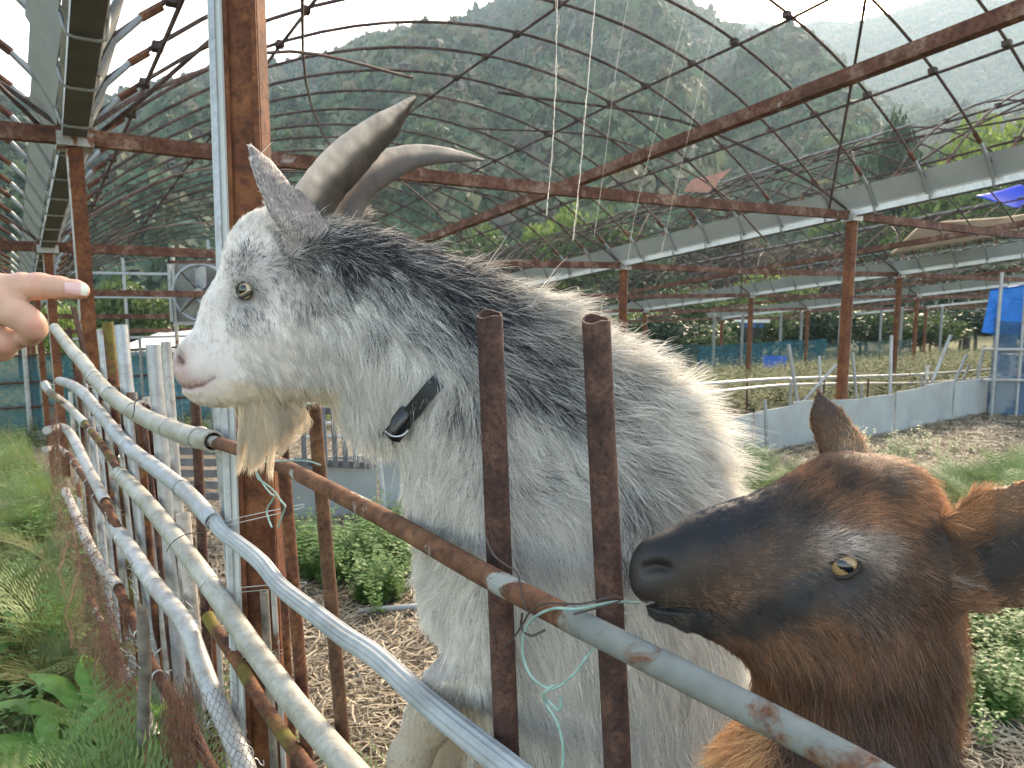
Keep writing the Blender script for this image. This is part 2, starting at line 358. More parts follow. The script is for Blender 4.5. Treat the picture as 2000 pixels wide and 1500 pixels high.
# ------------------------------------------------------------------ greenhouse frame in its own site axes
O = c2w(np.array([-2.325, 1.36, 4.07])); R3 = lambda v: np.array(v[0])*BX+v[1]*BU+v[2]*BF
E1 = R3((-.547, -.017, .837)); E2 = R3((.836, .060, .545)); E3 = np.cross(E2, E1)*1.0
if E3[2] < 0: E3 = -E3
E1 /= np.linalg.norm(E1); E2 -= E1*np.dot(E1, E2); E2 /= np.linalg.norm(E2); E3 -= E1*np.dot(E1, E3); E3 /= np.linalg.norm(E3)
W, BAY = 6.95, 3.5
def S(s1, s2, h): return O+E1*s1+E2*s2+E3*h
gh = empty('greenhouse_frame', tuple(S(0, 0, 0)), label='roofless rusty greenhouse skeleton of arched pipes, gutters and posts spanning the whole pen', cat='greenhouse frame')
RISE = 1.45; RAD = (W*W/4+RISE*RISE)/(2*RISE)
def arch(s): return math.sqrt(max(RAD**2-(s-W/2)**2, 0))-(RAD-RISE)
def site_matrix(s1, j, mir=1):
    o = S(s1, j*W+(.033*s1 if j == 0 and s1 < 0 else 0), 0); mm = Matrix.Identity(4)
    for c, vec in enumerate((E1, E2*mir, E3)):
        for r in range(3): mm[r][c] = float(vec[r])
    for r in range(3): mm[r][3] = float(o[r])
    return mm
# one hoop mesh: local x along the gutter, y across the span, z up
mb = MB(); ss = np.linspace(.09, W-.09, 26); pts = [(0, s, arch(s)+.03) for s in ss]; mb.tube(pts, .0125, 6, 0)
for e in (0, 1):
    leg = [(.0, .068, -.02), (0, .14, .14), (0, .26, .27)]
    if e: leg = [(x, W-y, z) for x, y, z in leg]
    mb.tube(leg, .0165, 6, 1)
    mb.tube([leg[-1], tuple(np.array(leg[-1])+np.array([0, (-.09 if e else .09), .07]))], .021, 6, 2)
for s in (.4, 1.4, W/2, 4.95, 6.0):
    mb.box((0.004, s, arch(s)+.018), (.028, 0, 0), (0, .026, 0), (0, 0, .022), 0)
hoop_me = mesh('hoop', np.concatenate(mb.v), mb.f, [MAT['hoop'], MAT['galv_dark'], MAT['rust']], True, mb.m); sharp(hoop_me, 50)
def at_site(name, me, s1, j, jit=0, **k):
    o = bpy.data.objects.new(name, me); COL.objects.link(o); o.parent = gh; o.matrix_parent_inverse = Matrix.Translation(-gh.location)
    m = site_matrix(s1, j)
    if jit: m = m @ Matrix.Rotation(random.gauss(0, jit), 4, 'Z') @ Matrix.Rotation(random.gauss(0, jit), 4, 'Y')
    o.matrix_basis = m; return setp(o, **k)
S1A, S1B = -3.04, 14.1
hoops_s = np.arange(-.284-.55*5, S1B, .55)
ends = {-1: 11.0, 0: 11.0}
for j in range(-1, 5):
    for s in hoops_s:
        if s > ends.get(j, S1B): continue
        if j >= 1 and random.random() < .05: continue
        at_site('hoop', hoop_me, s+random.gauss(0, .012), j, .006)
# gutters
mb = MB(); L = S1B-S1A
def gutter_prof():
    tw, th = .056, .068; inn = .005
    return [(-tw-.02, 0.0), (-tw, 0.0), (-tw, -th), (tw, -th), (tw, 0.0), (tw+.02, 0.0), (tw+.02, .004), (tw-inn, .004), (tw-inn, -th+inn), (-tw+inn, -th+inn), (-tw+inn, .004), (-tw-.02, .004)]
def extrude(prof, x0, x1, closed=True, mb=None, m=0):
    n = len(prof); v = [(x0, y, z) for y, z in prof]+[(x1, y, z) for y, z in prof]
    f = [(i, (i+1) % n, n+(i+1) % n, n+i) for i in range(n)]; return mb.add(v, f, m)
extrude(gutter_prof(), 0, L, mb=mb)
gm = [galv('gutter_sheet_metal', (.55, .56, .57), .5, dirt=(.25, .25, .24), rough=.35), plain('shade_painted_gutter_underside', (.07, .07, .066), .6, .35, 5)]  # trough bottom painted dark: shade and dim ground reflection put into its colour
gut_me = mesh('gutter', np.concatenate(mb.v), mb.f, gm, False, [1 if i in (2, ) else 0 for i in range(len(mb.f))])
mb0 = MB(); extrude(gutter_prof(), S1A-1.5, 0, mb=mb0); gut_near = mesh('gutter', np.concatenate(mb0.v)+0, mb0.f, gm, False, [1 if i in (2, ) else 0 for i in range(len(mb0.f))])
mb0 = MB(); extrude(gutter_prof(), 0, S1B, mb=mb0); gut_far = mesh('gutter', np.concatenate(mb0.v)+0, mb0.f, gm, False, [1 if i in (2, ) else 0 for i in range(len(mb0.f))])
mb = MB(); th = math.radians(62); al = .22; c, s_ = math.cos(th), math.sin(th)
def apron(side):
    mb = MB(); t = .006; pr = [(side*.062, .004), (side*(.062+al*c), al*s_), (side*(.062+al*c)+side*t, al*s_), (side*.062+side*t, .0)]
    if side < 0: pr = pr[::-1]
    extrude(pr, 0, .545, mb=mb); mb.box((.535, side*(.064+al*c*.5), al*s_*.5+.004), (.006, 0, 0), (0, side*al*c*.5, al*s_*.5), (0, .003, 0))
    return mesh('gutter_apron', np.concatenate(mb.v), mb.f, [apron_mat], False)
apron_mat = plain('greyed_apron_sheet', (.29, .30, .29), .75, .14, 2.5, trans=.12)
ap = [apron(-1), apron(1)]
mb = MB(); mb.tube([(0, -.085, .03), (0, -.074, -.04), (0, -.066, -.075), (0, -.04, -.084), (0, .04, -.084), (0, .066, -.075), (0, .074, -.04), (0, .085, .03)], .0075, 6)
brk = mesh('gutter_bracket', np.concatenate(mb.v), mb.f, [MAT['galv_dark']], True)
napr = 0
for j in range(-1, 6):
    if j == 0:
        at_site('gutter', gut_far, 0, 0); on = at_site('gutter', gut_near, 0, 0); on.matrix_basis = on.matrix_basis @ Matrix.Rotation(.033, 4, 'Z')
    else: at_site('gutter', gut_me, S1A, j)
    for s in hoops_s:
        if j in (0, 1, 2) : at_site('gutter_bracket', brk, s, j)
        for a_ in ap:
            if j == -1 and a_ is ap[0]: continue
            if napr < 298: at_site('gutter_apron', a_, s, j); napr += 1
mb = MB()
# posts, tie beams, purlins
for j in range(-1, 6):
    for i in range(0, 5):
        if (j, i) in ((0, -1),): continue
        a = S(i*BAY, j*W, -.11); g = gz(a[0], a[1])-.2; hh = (a[2]-g)
        mb = MB(); dn = -R3((.0, .990, -.14)); dn = dn/np.linalg.norm(dn); bpt = a+dn*hh*1.01
        wd = .036 if j == 0 else .043
        up = bpt-a; up = up/np.linalg.norm(up); x1 = E2-up*np.dot(E2, up); x1 /= np.linalg.norm(x1); y1 = np.cross(up, x1)
        mb.box((a+bpt)/2, x1*wd, y1*wd*.9, (a-bpt)/2, 0)
        mb.box((a+bpt)/2+x1*(wd+.002)*(1 if j else -1), x1*.003, y1*wd*.9, (a-bpt)/2*.995, 1); mb.box(a+E3*.03, E1*.07, E2*.085, E3*.035, 1)
        mb.build('post', [MAT['rust_col'], MAT['galv_rust']], gh)
    if j < 5:
        for i in range(0, 5):
            mb = MB(); a, b = S(i*BAY, j*W, -.05), S(i*BAY, (j+1)*W, -.05)
            n = 8; q = [a+(b-a)*t-E3*(.03*math.sin(math.pi*t)) for t in np.linspace(0, 1, n+1)]
            for k in range(n): mb.beam(q[k], q[k+1]+(q[k+1]-q[k])*.002, .045, .085, E3)
            mb.build('tie_beam', MAT['beam'], gh)
        a, b = S(-6.5, (j+.5)*W, .035), S(S1B, (j+.5)*W, .035); mb = MB(); mb.beam(a, b, .075, .075, E3); mb.build('centre_beam', MAT['beam'], gh)
        for s in (.4, 1.4, W/2, 4.95, 6.0):
            e = ends.get(j, S1B); a, b = S(S1A, j*W+s, arch(s)+.004), S(e, j*W+s, arch(s)+.004)
            q = [a+(b-a)*t+E3*random.gauss(0, .006) for t in np.linspace(0, 1, 12)]; mb = MB(); mb.tube(crom(q, 3), .0125, 6); mb.build('purlin', MAT['hoop'], gh, smooth=True)
# stronger arches and diagonal braces
def brace(pts, r=.012, m='hoop', name='brace'):
    mb = MB(); mb.tube(crom([S(*p) for p in pts], 5), r, 6); return mb.build(name, MAT[m], gh, smooth=True)
for j in range(-1, 5):
    for i in (0, 1, 2, 3):
        for sg in (0, 1):
            f = (lambda s, j=j, sg=sg: j*W+(W-s if sg else s))
            brace([(i*BAY, f(.06), 0), (i*BAY+.25, f(.5), arch(.5)-.06), (i*BAY+.9, f(1.5), arch(1.5)-.03), (i*BAY+1.9, f(3.0), arch(3.0)-.03)], .014)
            if i % 2 == 0: brace([(i*BAY+.2, f(.1), .0), (i*BAY-1.0, f(1.4), arch(1.4)-.035), (i*BAY-2.4, f(3.2), arch(3.2)-.035)], .012)
    brace([(S1A+1, j*W+.6, arch(.6)+.02), (3, j*W+2.4, arch(2.4)+.03), (7, j*W+4.6, arch(4.6)+.03), (10.5, j*W+6.4, arch(6.4)+.03)], .011)
    if j > 0: brace([(S1A, j*W+2.1, arch(2.1)+.05), (12, j*W+2.3, arch(2.3)+.02)], .008, 'galv'); brace([(S1A, j*W+5.5, arch(5.5)+.05), (13, j*W+5.3, arch(5.3)+.03)], .008, 'galv')
brace([(.35, W-.9, -.3), (.9, W-1.1, .4), (1.9, W-1.6, 1.1), (3.0, 4.3, 1.4)], .010, 'rust_post')
# end frame behind the left spans (verticals, bars)
for s2 in (-4.4, -2.2, 1.5, 3.0, 5.2):
    a = S(10.9, s2, -2.3); b = S(10.9, s2, arch(s2 % W)+.0); mb = MB(); mb.beam(a, b, .05, .05, E1); mb.build('end_post', MAT['galv_rust' if s2 < 2 else 'galv'], gh)
for h in (.75, .32, -.42): 
    mb = MB(); mb.beam(S(10.86, .3, h), S(10.86, W-.3, h), .02, .045, E3); mb.build('end_bar', MAT['galv'], gh)
# ------------------------------------------------------------------ fence along a measured plan line
PLAN = np.array([(1.05, -.25), (.60, .30), (.33, .60), (.08, .83), (-.04, .965), (-.25, 1.24), (-.44, 1.49), (-.65, 1.75), (-.98, 2.13), (-1.44, 2.72), (-1.8, 3.22), (-2.6, 4.4)])
def fpt(px, py, off=0.0):                      # point of the fence plane seen at a photo position; off>0 towards the viewer's side
    rx = (px-1000)/1500; ry = (750-py)/1500; d = np.array([rx, CP+ry*SP]); best = None
    for a, b in zip(PLAN[:-1], PLAN[1:]):
        e = b-a; M2 = np.array([[d[0], -e[0]], [d[1], -e[1]]]); det = np.linalg.det(M2)
        if abs(det) < 1e-9: continue
        t, u = np.linalg.solve(M2, a)
        if t > 0 and -1e-6 <= u <= 1+1e-6: best = t; ee = e; break
    if best is None: best = 3.6; ee = PLAN[-1]-PLAN[-2]
    nrm = np.array([-ee[1], ee[0]]); nrm /= np.linalg.norm(nrm)
    if np.dot(nrm, d) > 0: nrm = -nrm
    p = np.array([0, 0, EYE])+best*np.array([rx, CP+ry*SP, ry*CP-SP]); p[:2] += nrm*off; return p
fence = empty('pen_fence', tuple(fpt(440, 900)*[1, 1, 0]), label='patched pipe fence of rusty posts and white plastic rails the white goat leans over', cat='fence')
def jit(p, a, s=11): 
    p = np.asarray(p); return p+(np.stack([vnoise(p*s, 1), vnoise(p*s, 2), vnoise(p*s, 3)], -1)-.5)*a
def pipe(name, pxs, r, mat, off=.0, sides=16, hollow=.003, rf=None, parent=fence, rev=False, n=7, cap=True, **k):
    p = np.array([fpt(x, y, off) for x, y in pxs]); p = crom(p, n)
    if rev: p = p[::-1]
    mb = MB(); mb.tube(p, r, sides, 0, cap, rf, hollow); return mb.build(name, mat, parent, smooth=True, **k), p
rails = []
def rail(*a, **k): o, p = pipe('rail', *a, **k); rails.append((p, a[1])); return o
rail([(2160, 1700), (1990, 1618), (1817, 1533), (1683, 1458), (1470, 1350), (1140, 1190)], .0150, MAT['rust_zinc2'], .030, n=8)
rail([(1141, 1190.5), (980, 1110), (767, 996), (569, 900), (500, 876), (430, 856)], .0146, MAT['rust_zinc'], .030, n=8)
rail([(120, 640), (156, 683), (177, 704), (204, 737), (240, 773), (300, 810), (375, 842), (444, 859)], .0255, MAT['pvc_cream'], .032, hollow=.0045, n=9, label='cream plastic sleeve pipe slipped over the top rail')
rib = lambda th: 1+.055*np.sign(np.sin(th*11))
rail([(128, 743), (152, 750), (180, 768), (210, 802), (270, 869), (330, 914), (384, 955), (441, 1013)], .0215, MAT['pvc_blue'], .030, hollow=.003, n=8)
rail([(438, 1010), (455, 1034), (490, 1059), (532, 1092), (573, 1140), (640, 1190), (700, 1234), (767, 1276), (847, 1345), (927, 1409), (1033, 1489), (1180, 1600)], .0165, plain('ribbed_grey_conduit', (.30, .315, .32), .5, .3, 9), .026, sides=44, rf=rib, hollow=0, n=8)
rail([(100, 747), (112, 765), (140, 787), (182, 826)], .017, MAT['pvc'], .03)
rail([(182, 826), (215, 865), (258, 926)], .0125, MAT['rust_moss'], .03)
rail([(252, 922), (303, 973), (355, 1035), (420, 1117), (467, 1183), (513, 1248), (560, 1309), (607, 1369), (667, 1437), (735, 1510), (830, 1610)], .0245, MAT['pvc_cream'], .030, n=8)
rail([(118, 838), (149, 833), (173, 856), (201, 907), (240, 975)], .0190, MAT['pvc'], .055, n=9)
rail([(236, 968), (255, 1005), (268, 1030)], .0135, MAT['rust'], .055)
rail([(261, 1027), (299, 1075), (336, 1127), (373, 1169), (406, 1211), (429, 1267), (453, 1327), (485, 1393), (513, 1453), (545, 1530), (575, 1610)], .0235, MAT['pvc'], .055, n=8)
rail([(112, 876), (130, 872), (156, 886)], .015, MAT['pvc_dirty'], .05)
rail([(156, 885), (196, 935), (233, 987), (275, 1040)], .0135, MAT['rust'], .05)
rail([(160, 955), (196, 1024), (233, 1089), (277, 1139)], .0190, MAT['pvc_dirty'], .07, n=8)
rail([(275, 1136), (317, 1220), (345, 1281), (373, 1327), (420, 1390), (475, 1495), (520, 1590)], .0150, MAT['rust'], .07, n=8)
rail([(224, 1155), (261, 1229), (299, 1295), (329, 1343)], .0125, MAT['rust_zinc'], .085)
rail([(327, 1341), (345, 1378), (364, 1420)], .0165, MAT['pvc_dirty'], .085)
rail([(415, 1200), (429, 1225), (471, 1285), (513, 1355), (560, 1425), (607, 1490), (680, 1590)], .0155, MAT['rust_moss'], .012, n=8)
def fpost(x0, y0, x1, y1, r, mat, off=-.0, open_=True, name='post', rag=0, **k):
    T = fpt(x0, y0, off-r); B = fpt(x1, y1, off-r); d = B-T; d *= (T[2]+.08)/max(-d[2], 1e-3) if d[2] < 0 else 1
    p = np.array([T+d*t for t in np.linspace(1, 0, 9)]); mb = MB(); v, f = tube(p, r, 20, False, None, .0028)
    if rag: 
        v = np.array(v); th = np.arange(20); w_ = (np.sin(th*.628+1)+.5*np.sin(th*1.256)+.25*np.sin(th*3.1))*.0016
        for q in (8, 9):
            rg = v[q*20:(q+1)*20]; rg[:, 2] += w_+(rg[:, 1]-rg[:, 1].mean())*.32
    mb.add(v, f); o = mb.build(name, mat, fence, smooth=True, **k); return T, p
fpost(1147, 624, 1190, 1500, .0158, MAT['rust_post'], rag=1)
fpost(935, 614, 972, 1500, .0166, MAT['rust_post'], rag=1)
fpost(600, 790, 662, 1500, .0128, rust('brown_rusted_pipe', (.07, .03, .018), (.15, .065, .03), (.24, .12, .05), scale=16))
fpost(538, 860, 590, 1500, .0130, MAT['rust'])
fpost(413, 770, 455, 1300, .0225, MAT['galv'])
fpost(222, 636, 272, 1120, .0215, MAT['galv'])
fpost(284, 674, 332, 1250, .0205, MAT['galv'])
fpost(305, 668, 350, 1250, .0135, MAT['galv_rust'], -.012)
fpost(353, 1004, 383, 1330, .0185, MAT['pvc_dirty'], .012)
fpost(371, 770, 395, 1250, .0125, MAT['rust_post'])
fpost(199, 630, 246, 1100, .0185, MAT['rust_moss'])
fpost(188, 645, 232, 1050, .0150, MAT['galv_rust'])
fpost(265, 800, 292, 1150, .0100, MAT['rust'])
fpost(252, 815, 283, 1100, .0110, MAT['galv'], .01)
fpost(145, 703, 170, 1000, .0140, MAT['rust'])
for k in range(30):
    u = random.random(); x = 128+u*150; y = 745+random.uniform(-35, 50)+u*70
    fpost(x, y, x+28+u*10, y+330, random.uniform(.007, .014), MAT[random.choice(['rust', 'galv', 'galv_rust', 'pvc_dirty', 'rust_post', 'galv', 'wood'])], random.uniform(-.03, .01))
for k in range(12):
    x = 300+k*22+random.uniform(-6, 6); y = 1010+k*16+random.uniform(-40, 60)
    if abs(x-430) < 30: continue
    fpost(x, y, x+20, y+330, random.uniform(.006, .010), MAT[random.choice(['rust', 'galv_rust', 'rust_post', 'wood'])], random.uniform(-.05, -.02))
# flat thin struts and a bent dark stake by the far end of the fence
for a, b, wd in (((95, 600), (160, 860), .02), ((118, 650), (150, 900), .014), ((86, 640), (122, 880), .015)):
    mb = MB(); mb.beam(fpt(*a, -.1), fpt(*b, -.1), wd, .01); mb.build('strut', MAT['rust_post'], fence)
# split wooden stake in front of the rails
mb = MB(); T, B = fpt(381, 1166, .135), fpt(385, 1500, .135); d = (B-T)*((T[2]+.05)/(T[2]-B[2])); n = 14
pts = np.array([T+d*t+np.array([.004*math.sin(t*9), 0, 0]) for t in np.linspace(0, 1, n)]); v, f = tube(pts, [.012]+[.016]*(n-1), 10)
v = v+(fbm(v*60, 3, 4)[:, None]-.5)*.008; v[:10, 2] += np.array([0, .01, .02, .026, .012, -.004, -.01, .006, .014, .002]); mb.add(v, f); mb.build('stake', MAT['wood'], fence, smooth=True, label='split grey wooden stake lashed to the lower rails')
# wire ties
def wire(name, pts, r, mat, parent=fence, n=5, **k):
    mb = MB(); mb.tube(crom(np.array(pts), n), r, 6); return mb.build(name, mat, parent, smooth=True, **k)
def tie(px, py, r, off, m='wire', tail=1, wr=.0011, turns=1.6):
    c = fpt(px, py, off); c2 = fpt(px+6, py+5, off); t = c2-c; t /= np.linalg.norm(t); up = np.array([0, 0, 1.]); s = np.cross(t, up); s /= np.linalg.norm(s); u = np.cross(s, t); R_ = r+wr*1.3
    p = [c+R_*(math.cos(a)*s+math.sin(a)*u)+t*(a/6.28-.8)*.005 for a in np.linspace(0, turns*6.28, 18)]
    e = p[-1]; q = e.copy()
    for k in range(5): q = q+RNG.normal(0, .008, 3)+np.array([.004, 0, -.002])*tail; p.append(q.copy())
    back = [p[0]]; q = p[0].copy(); nv = np.array([.70, .70, 0])
    for k in range(3): q = q+nv*.018+RNG.normal(0, .002, 3); back.insert(0, q.copy())
    wire('wire_tie', np.array(back+p[1:]), wr, MAT[m], n=2)
for a in [(285, 801, .0255, .032), (355, 833, .0255, .032), (415, 852, .0258, .032), (205, 738, .0255, .032), (235, 768, .0255, .032), (176, 702, .0255, .032),
          (215, 808, .0215, .03), (268, 868, .0215, .03), (378, 950, .0215, .03), (160, 755, .0215, .03), (310, 901, .0215, .03), (442, 1020, .018, .026),
          (300, 972, .0245, .03), (436, 1140, .0245, .03), (262, 932, .0245, .03), (210, 862, .0125, .03), (232, 893, .0125, .03), (195, 840, .0125, .03), (140, 787, .017, .03),
          (276, 1047, .0235, .055), (322, 1110, .0235, .055), (344, 1137, .0235, .055), (250, 998, .0135, .055), (252, 1006, .0135, .055),
          (180, 915, .0135, .05), (200, 940, .0135, .05), (218, 966, .0135, .05), (170, 900, .0135, .05), (245, 1105, .019, .07), (322, 1228, .015, .07), (340, 1268, .015, .07), (360, 1305, .015, .07),
          (470, 1400, .0235, .055), (520, 1460, .0235, .055), (300, 1292, .0125, .085), (345, 1378, .0165, .085), (140, 832, .019, .055), (130, 744, .0215, .03), (104, 752, .017, .03)]: tie(*a)
for x0, y0, x1, y1, o1 in ((445, 1020, 540, 998, .02), (428, 1152, 545, 1152, .025), (462, 1288, 515, 1284, .02)):   # wires strained round the rusty column
    p0, p1 = fpt(x0, y0, o1), fpt(x1, y1, -.05); q = p0*.5+p1*.5; up = np.array([0, 0, .004])
    wire('strained_wire', [p0+up, q+up*1.2, p1+up, p1+np.array([.004, .01, 0]), p1-up, q-up*1.5, p0-up*2], .0010, MAT['wire'])
zz = lambda a, b, n, am, off=.03: [fpt(a[0]+(b[0]-a[0])*t+(am if i % 2 else -am), a[1]+(b[1]-a[1])*t+(am if i % 3 else -am)*.5, off) for i, t in enumerate(np.linspace(0, 1, n))]
wire('wire_tail', zz((310, 1230), (345, 1245), 7, 4, .09), .0012, MAT['wire']); wire('wire_tail', zz((322, 1262), (325, 1305), 7, 5, .09), .0012, MAT['wire'])
wire('wire_tail', zz((360, 1235), (395, 1265), 8, 5, .16), .0013, MAT['wire']); wire('wire_tail', zz((415, 1165), (438, 1212), 8, 5, .06), .0013, MAT['wire'])
wire('wire_tail', zz((306, 1075), (318, 1145), 8, 5, .08), .0013, MAT['wire']); wire('wire_tail', zz((180, 755), (205, 752), 7, 4, .01), .0013, MAT['wire'])
wire('wire_tail', [fpt(370, 1068, .06), fpt(385, 1048, .06), fpt(405, 1035, .05), fpt(425, 1035, .03), fpt(441, 1022, .04)], .0013, MAT['wire_dark'])
wire('wire_tail', [fpt(310, 812, .07), fpt(322, 800, .08), fpt(325, 780, .08), fpt(340, 768, .08)], .0014, MAT['wire_dark'])
g = .0018; dd = .055
wire('green_wire', [fpt(548, 905, .02), fpt(560, 895, dd), fpt(590, 893, dd), fpt(615, 897, .02), fpt(626, 908, .0)], g, MAT['wire_green'])
wire('green_wire', [fpt(552, 905, dd), fpt(556, 925, dd), fpt(575, 938, dd), fpt(590, 950, dd), fpt(604, 968, dd), fpt(613, 980, dd), fpt(605, 1000, dd), fpt(598, 1020, dd)], g, MAT['wire_green'], label='pale green plastic-coated tie wire dangling beside the beard')
wire('green_wire', [fpt(551, 910, dd), fpt(570, 940, dd), fpt(583, 955, dd), fpt(590, 962, dd), fpt(575, 985, dd), fpt(578, 1003, dd), fpt(585, 1020, dd)], g, MAT['wire_green'])
wire('green_wire', [fpt(1212, 1196, -.035), fpt(1198, 1176, .0), fpt(1175, 1165, .045), fpt(1140, 1160, .055), fpt(1105, 1185, .055), fpt(1088, 1225, .055), fpt(1094, 1270, .055), fpt(1115, 1300, .055), fpt(1137, 1312, .05), fpt(1165, 1290, .04), fpt(1180, 1262, .03), fpt(1188, 1235, .0), fpt(1186, 1215, -.035)], .0016, MAT['wire_green'], label='pale green plastic-coated tie wire looped round post and top rail')
wire('green_wire', [fpt(1137, 1305, .05), fpt(1130, 1322, .055), fpt(1128, 1345, .05), fpt(1140, 1370, .05), fpt(1150, 1400, .05), fpt(1154, 1430, .05), fpt(1152, 1467, .05)], .0017, MAT['wire_green'])
wire('green_wire', [fpt(1128, 1335, .05), fpt(1145, 1352, .05), fpt(1150, 1340, .05), fpt(1148, 1328, .05)], .0018, MAT['wire_green'])
wire('dark_wire', [fpt(1010, 1032, .05), fpt(1025, 1065, .05), fpt(1048, 1083, .05), fpt(1072, 1098, .05), fpt(1078, 1125, .05), fpt(1084, 1150, .05), fpt(1090, 1170, .05)], .0011, MAT['wire_dark'])
wire('dark_wire', [fpt(1041, 1243, .05), fpt(1065, 1220, .05), fpt(1090, 1190, .055), fpt(1105, 1168, .055), fpt(1135, 1153, .055), fpt(1180, 1158, .04), fpt(1209, 1160, .01), fpt(1208, 1175, .0), fpt(1170, 1175, .045)], .0011, MAT['wire_dark'])
wire('dark_wire', [fpt(1088, 1172, .055), fpt(1086, 1200, .055), fpt(1105, 1214, .055), fpt(1120, 1208, .045)], .0014, MAT['wire_dark'])
# hexagonal netting wrapped on the low rails, with torn rusty strands
def hexnet(corners, nu, nv, am, rad, mat, name, seedo=0, hang=0):
    c = [fpt(*q) for q in corners]; st = []
    for i in range(nu):
        for s_ in (0, 1):
            u = np.linspace(0, 1, nv*2+1); col = []
            for k_, t in enumerate(u):
                uu = (i+(.5 if (k_//1) % 2 else 0)*(1 if s_ else -1))/nu; uu = min(max(uu, 0), 1)
                a = c[0]*(1-uu)+c[1]*uu; b = c[3]*(1-uu)+c[2]*uu; col.append(a*(1-t)+b*t)
            st.append(col)
    st = np.array(st); sh = st.shape; q = st.reshape(-1, 3); dv = np.stack([fbm(q*9, 3, 50+seedo), fbm(q*9, 3, 60), fbm(q*9, 3, 70)], -1)-.5
    q = q+dv*am; return strands(name, q.reshape(sh), rad, mat, fence, kind='stuff')
mw_r = plain('rusty_netting_wire', (.15, .07, .042), .8, .4, 30)
hexnet([(165, 960, .13), (290, 1130, .13), (440, 1520, .15), (235, 1230, .17)], 20, 17, .08, .0007, mw_r, 'wire_netting', 1)
hexnet([(225, 1150, .11), (360, 1410, .11), (330, 1460, .18), (210, 1250, .18)], 15, 11, .08, .0007, mw_r, 'wire_netting', 2)
hexnet([(430, 1340, .085), (545, 1300, .09), (600, 1500, .09), (470, 1560, .10)], 10, 9, .02, .0006, plain('grey_netting_wire', (.12, .09, .08), .6), 'wire_netting', 3)
N = 650; u = RNG.uniform(0, 1, N)**.8; base = np.array([fpt(178+175*a+RNG.normal(0, 13), 900+500*a+RNG.normal(0, 40), .12) for a in u]); K = 9
t = np.linspace(0, 1, K)[None, :, None]; dirv = RNG.normal(0, 1, (N, 1, 3))*[.5, .5, .6]+[0, 0, -.55]; Ls = RNG.uniform(.01, .07, (N, 1, 1))
pos = base[:, None, :]+dirv*t*Ls; nz = np.cumsum(RNG.normal(0, .006, (N, K, 3)), 1); pos = pos+nz
strands('torn_netting_strands', pos, .0006, mw_r, fence, kind='stuff')
for x0, x1, y0, y1, cnt in ((395, 455, 1290, 1560, 300), (140, 165, 780, 900, 120)):
    bs = np.array([fpt(random.uniform(x0, x1), random.uniform(y0, y1), .1) for _ in range(cnt)]); pos = bs[:, None, :]+np.array([0, 0, -1])*t*.16+np.cumsum(RNG.normal(0, .005, (cnt, K, 3)), 1)
    strands('torn_netting_strands', pos, .0008, mw_r, fence, kind='stuff')
# ------------------------------------------------------------------ tall near column (galvanised channel + rusted channel)
col = empty('steel_column', tuple(P(470, 900, 1.85)*[1, 1, 0]), label='tall rust-orange steel column with a galvanised strip down its edge, behind the goat', cat='column')
def colpart(xt0, xb0, xt1, xb1, d, dep, mat, name, dz=0):
    yt, yb = -260, 1390; ys = (1390-0)
    def X(a, b, y): return a+(b-a)*(y/1390)
    mb = MB(); v = []
    for y in (yt, 2250):
        for x in (X(xt0, xb0, y), X(xt1, xb1, y)):
            for q in (0, dep): p = P(x, y, d); p = p+np.array([.12, .99, 0])*(q+dz); v.append(p)
    v = np.array(v)
    mb.add(v, [(0, 1, 3, 2), (4, 6, 7, 5), (0, 4, 5, 1), (2, 3, 7, 6), (0, 2, 6, 4), (1, 5, 7, 3)]); mb.build(name, mat, col)
colpart(432, 478, 497, 549, 1.86, .05, MAT['rust_col'], 'rusted_channel', .012)
colpart(430, 477, 441, 489, 1.86, .004, MAT['rust_col'], 'channel_flange'); colpart(487, 540, 498, 550, 1.86, .004, MAT['rust_col'], 'channel_flange')
colpart(404, 452, 429, 476, 1.85, .045, plain('pale_galvanised_strip', (.46, .48, .46), .55, .12, 5), 'galvanised_strip')
colpart(410, 458, 420, 467, 1.85, .006, MAT['galv'], 'strip_ridge', -.008)

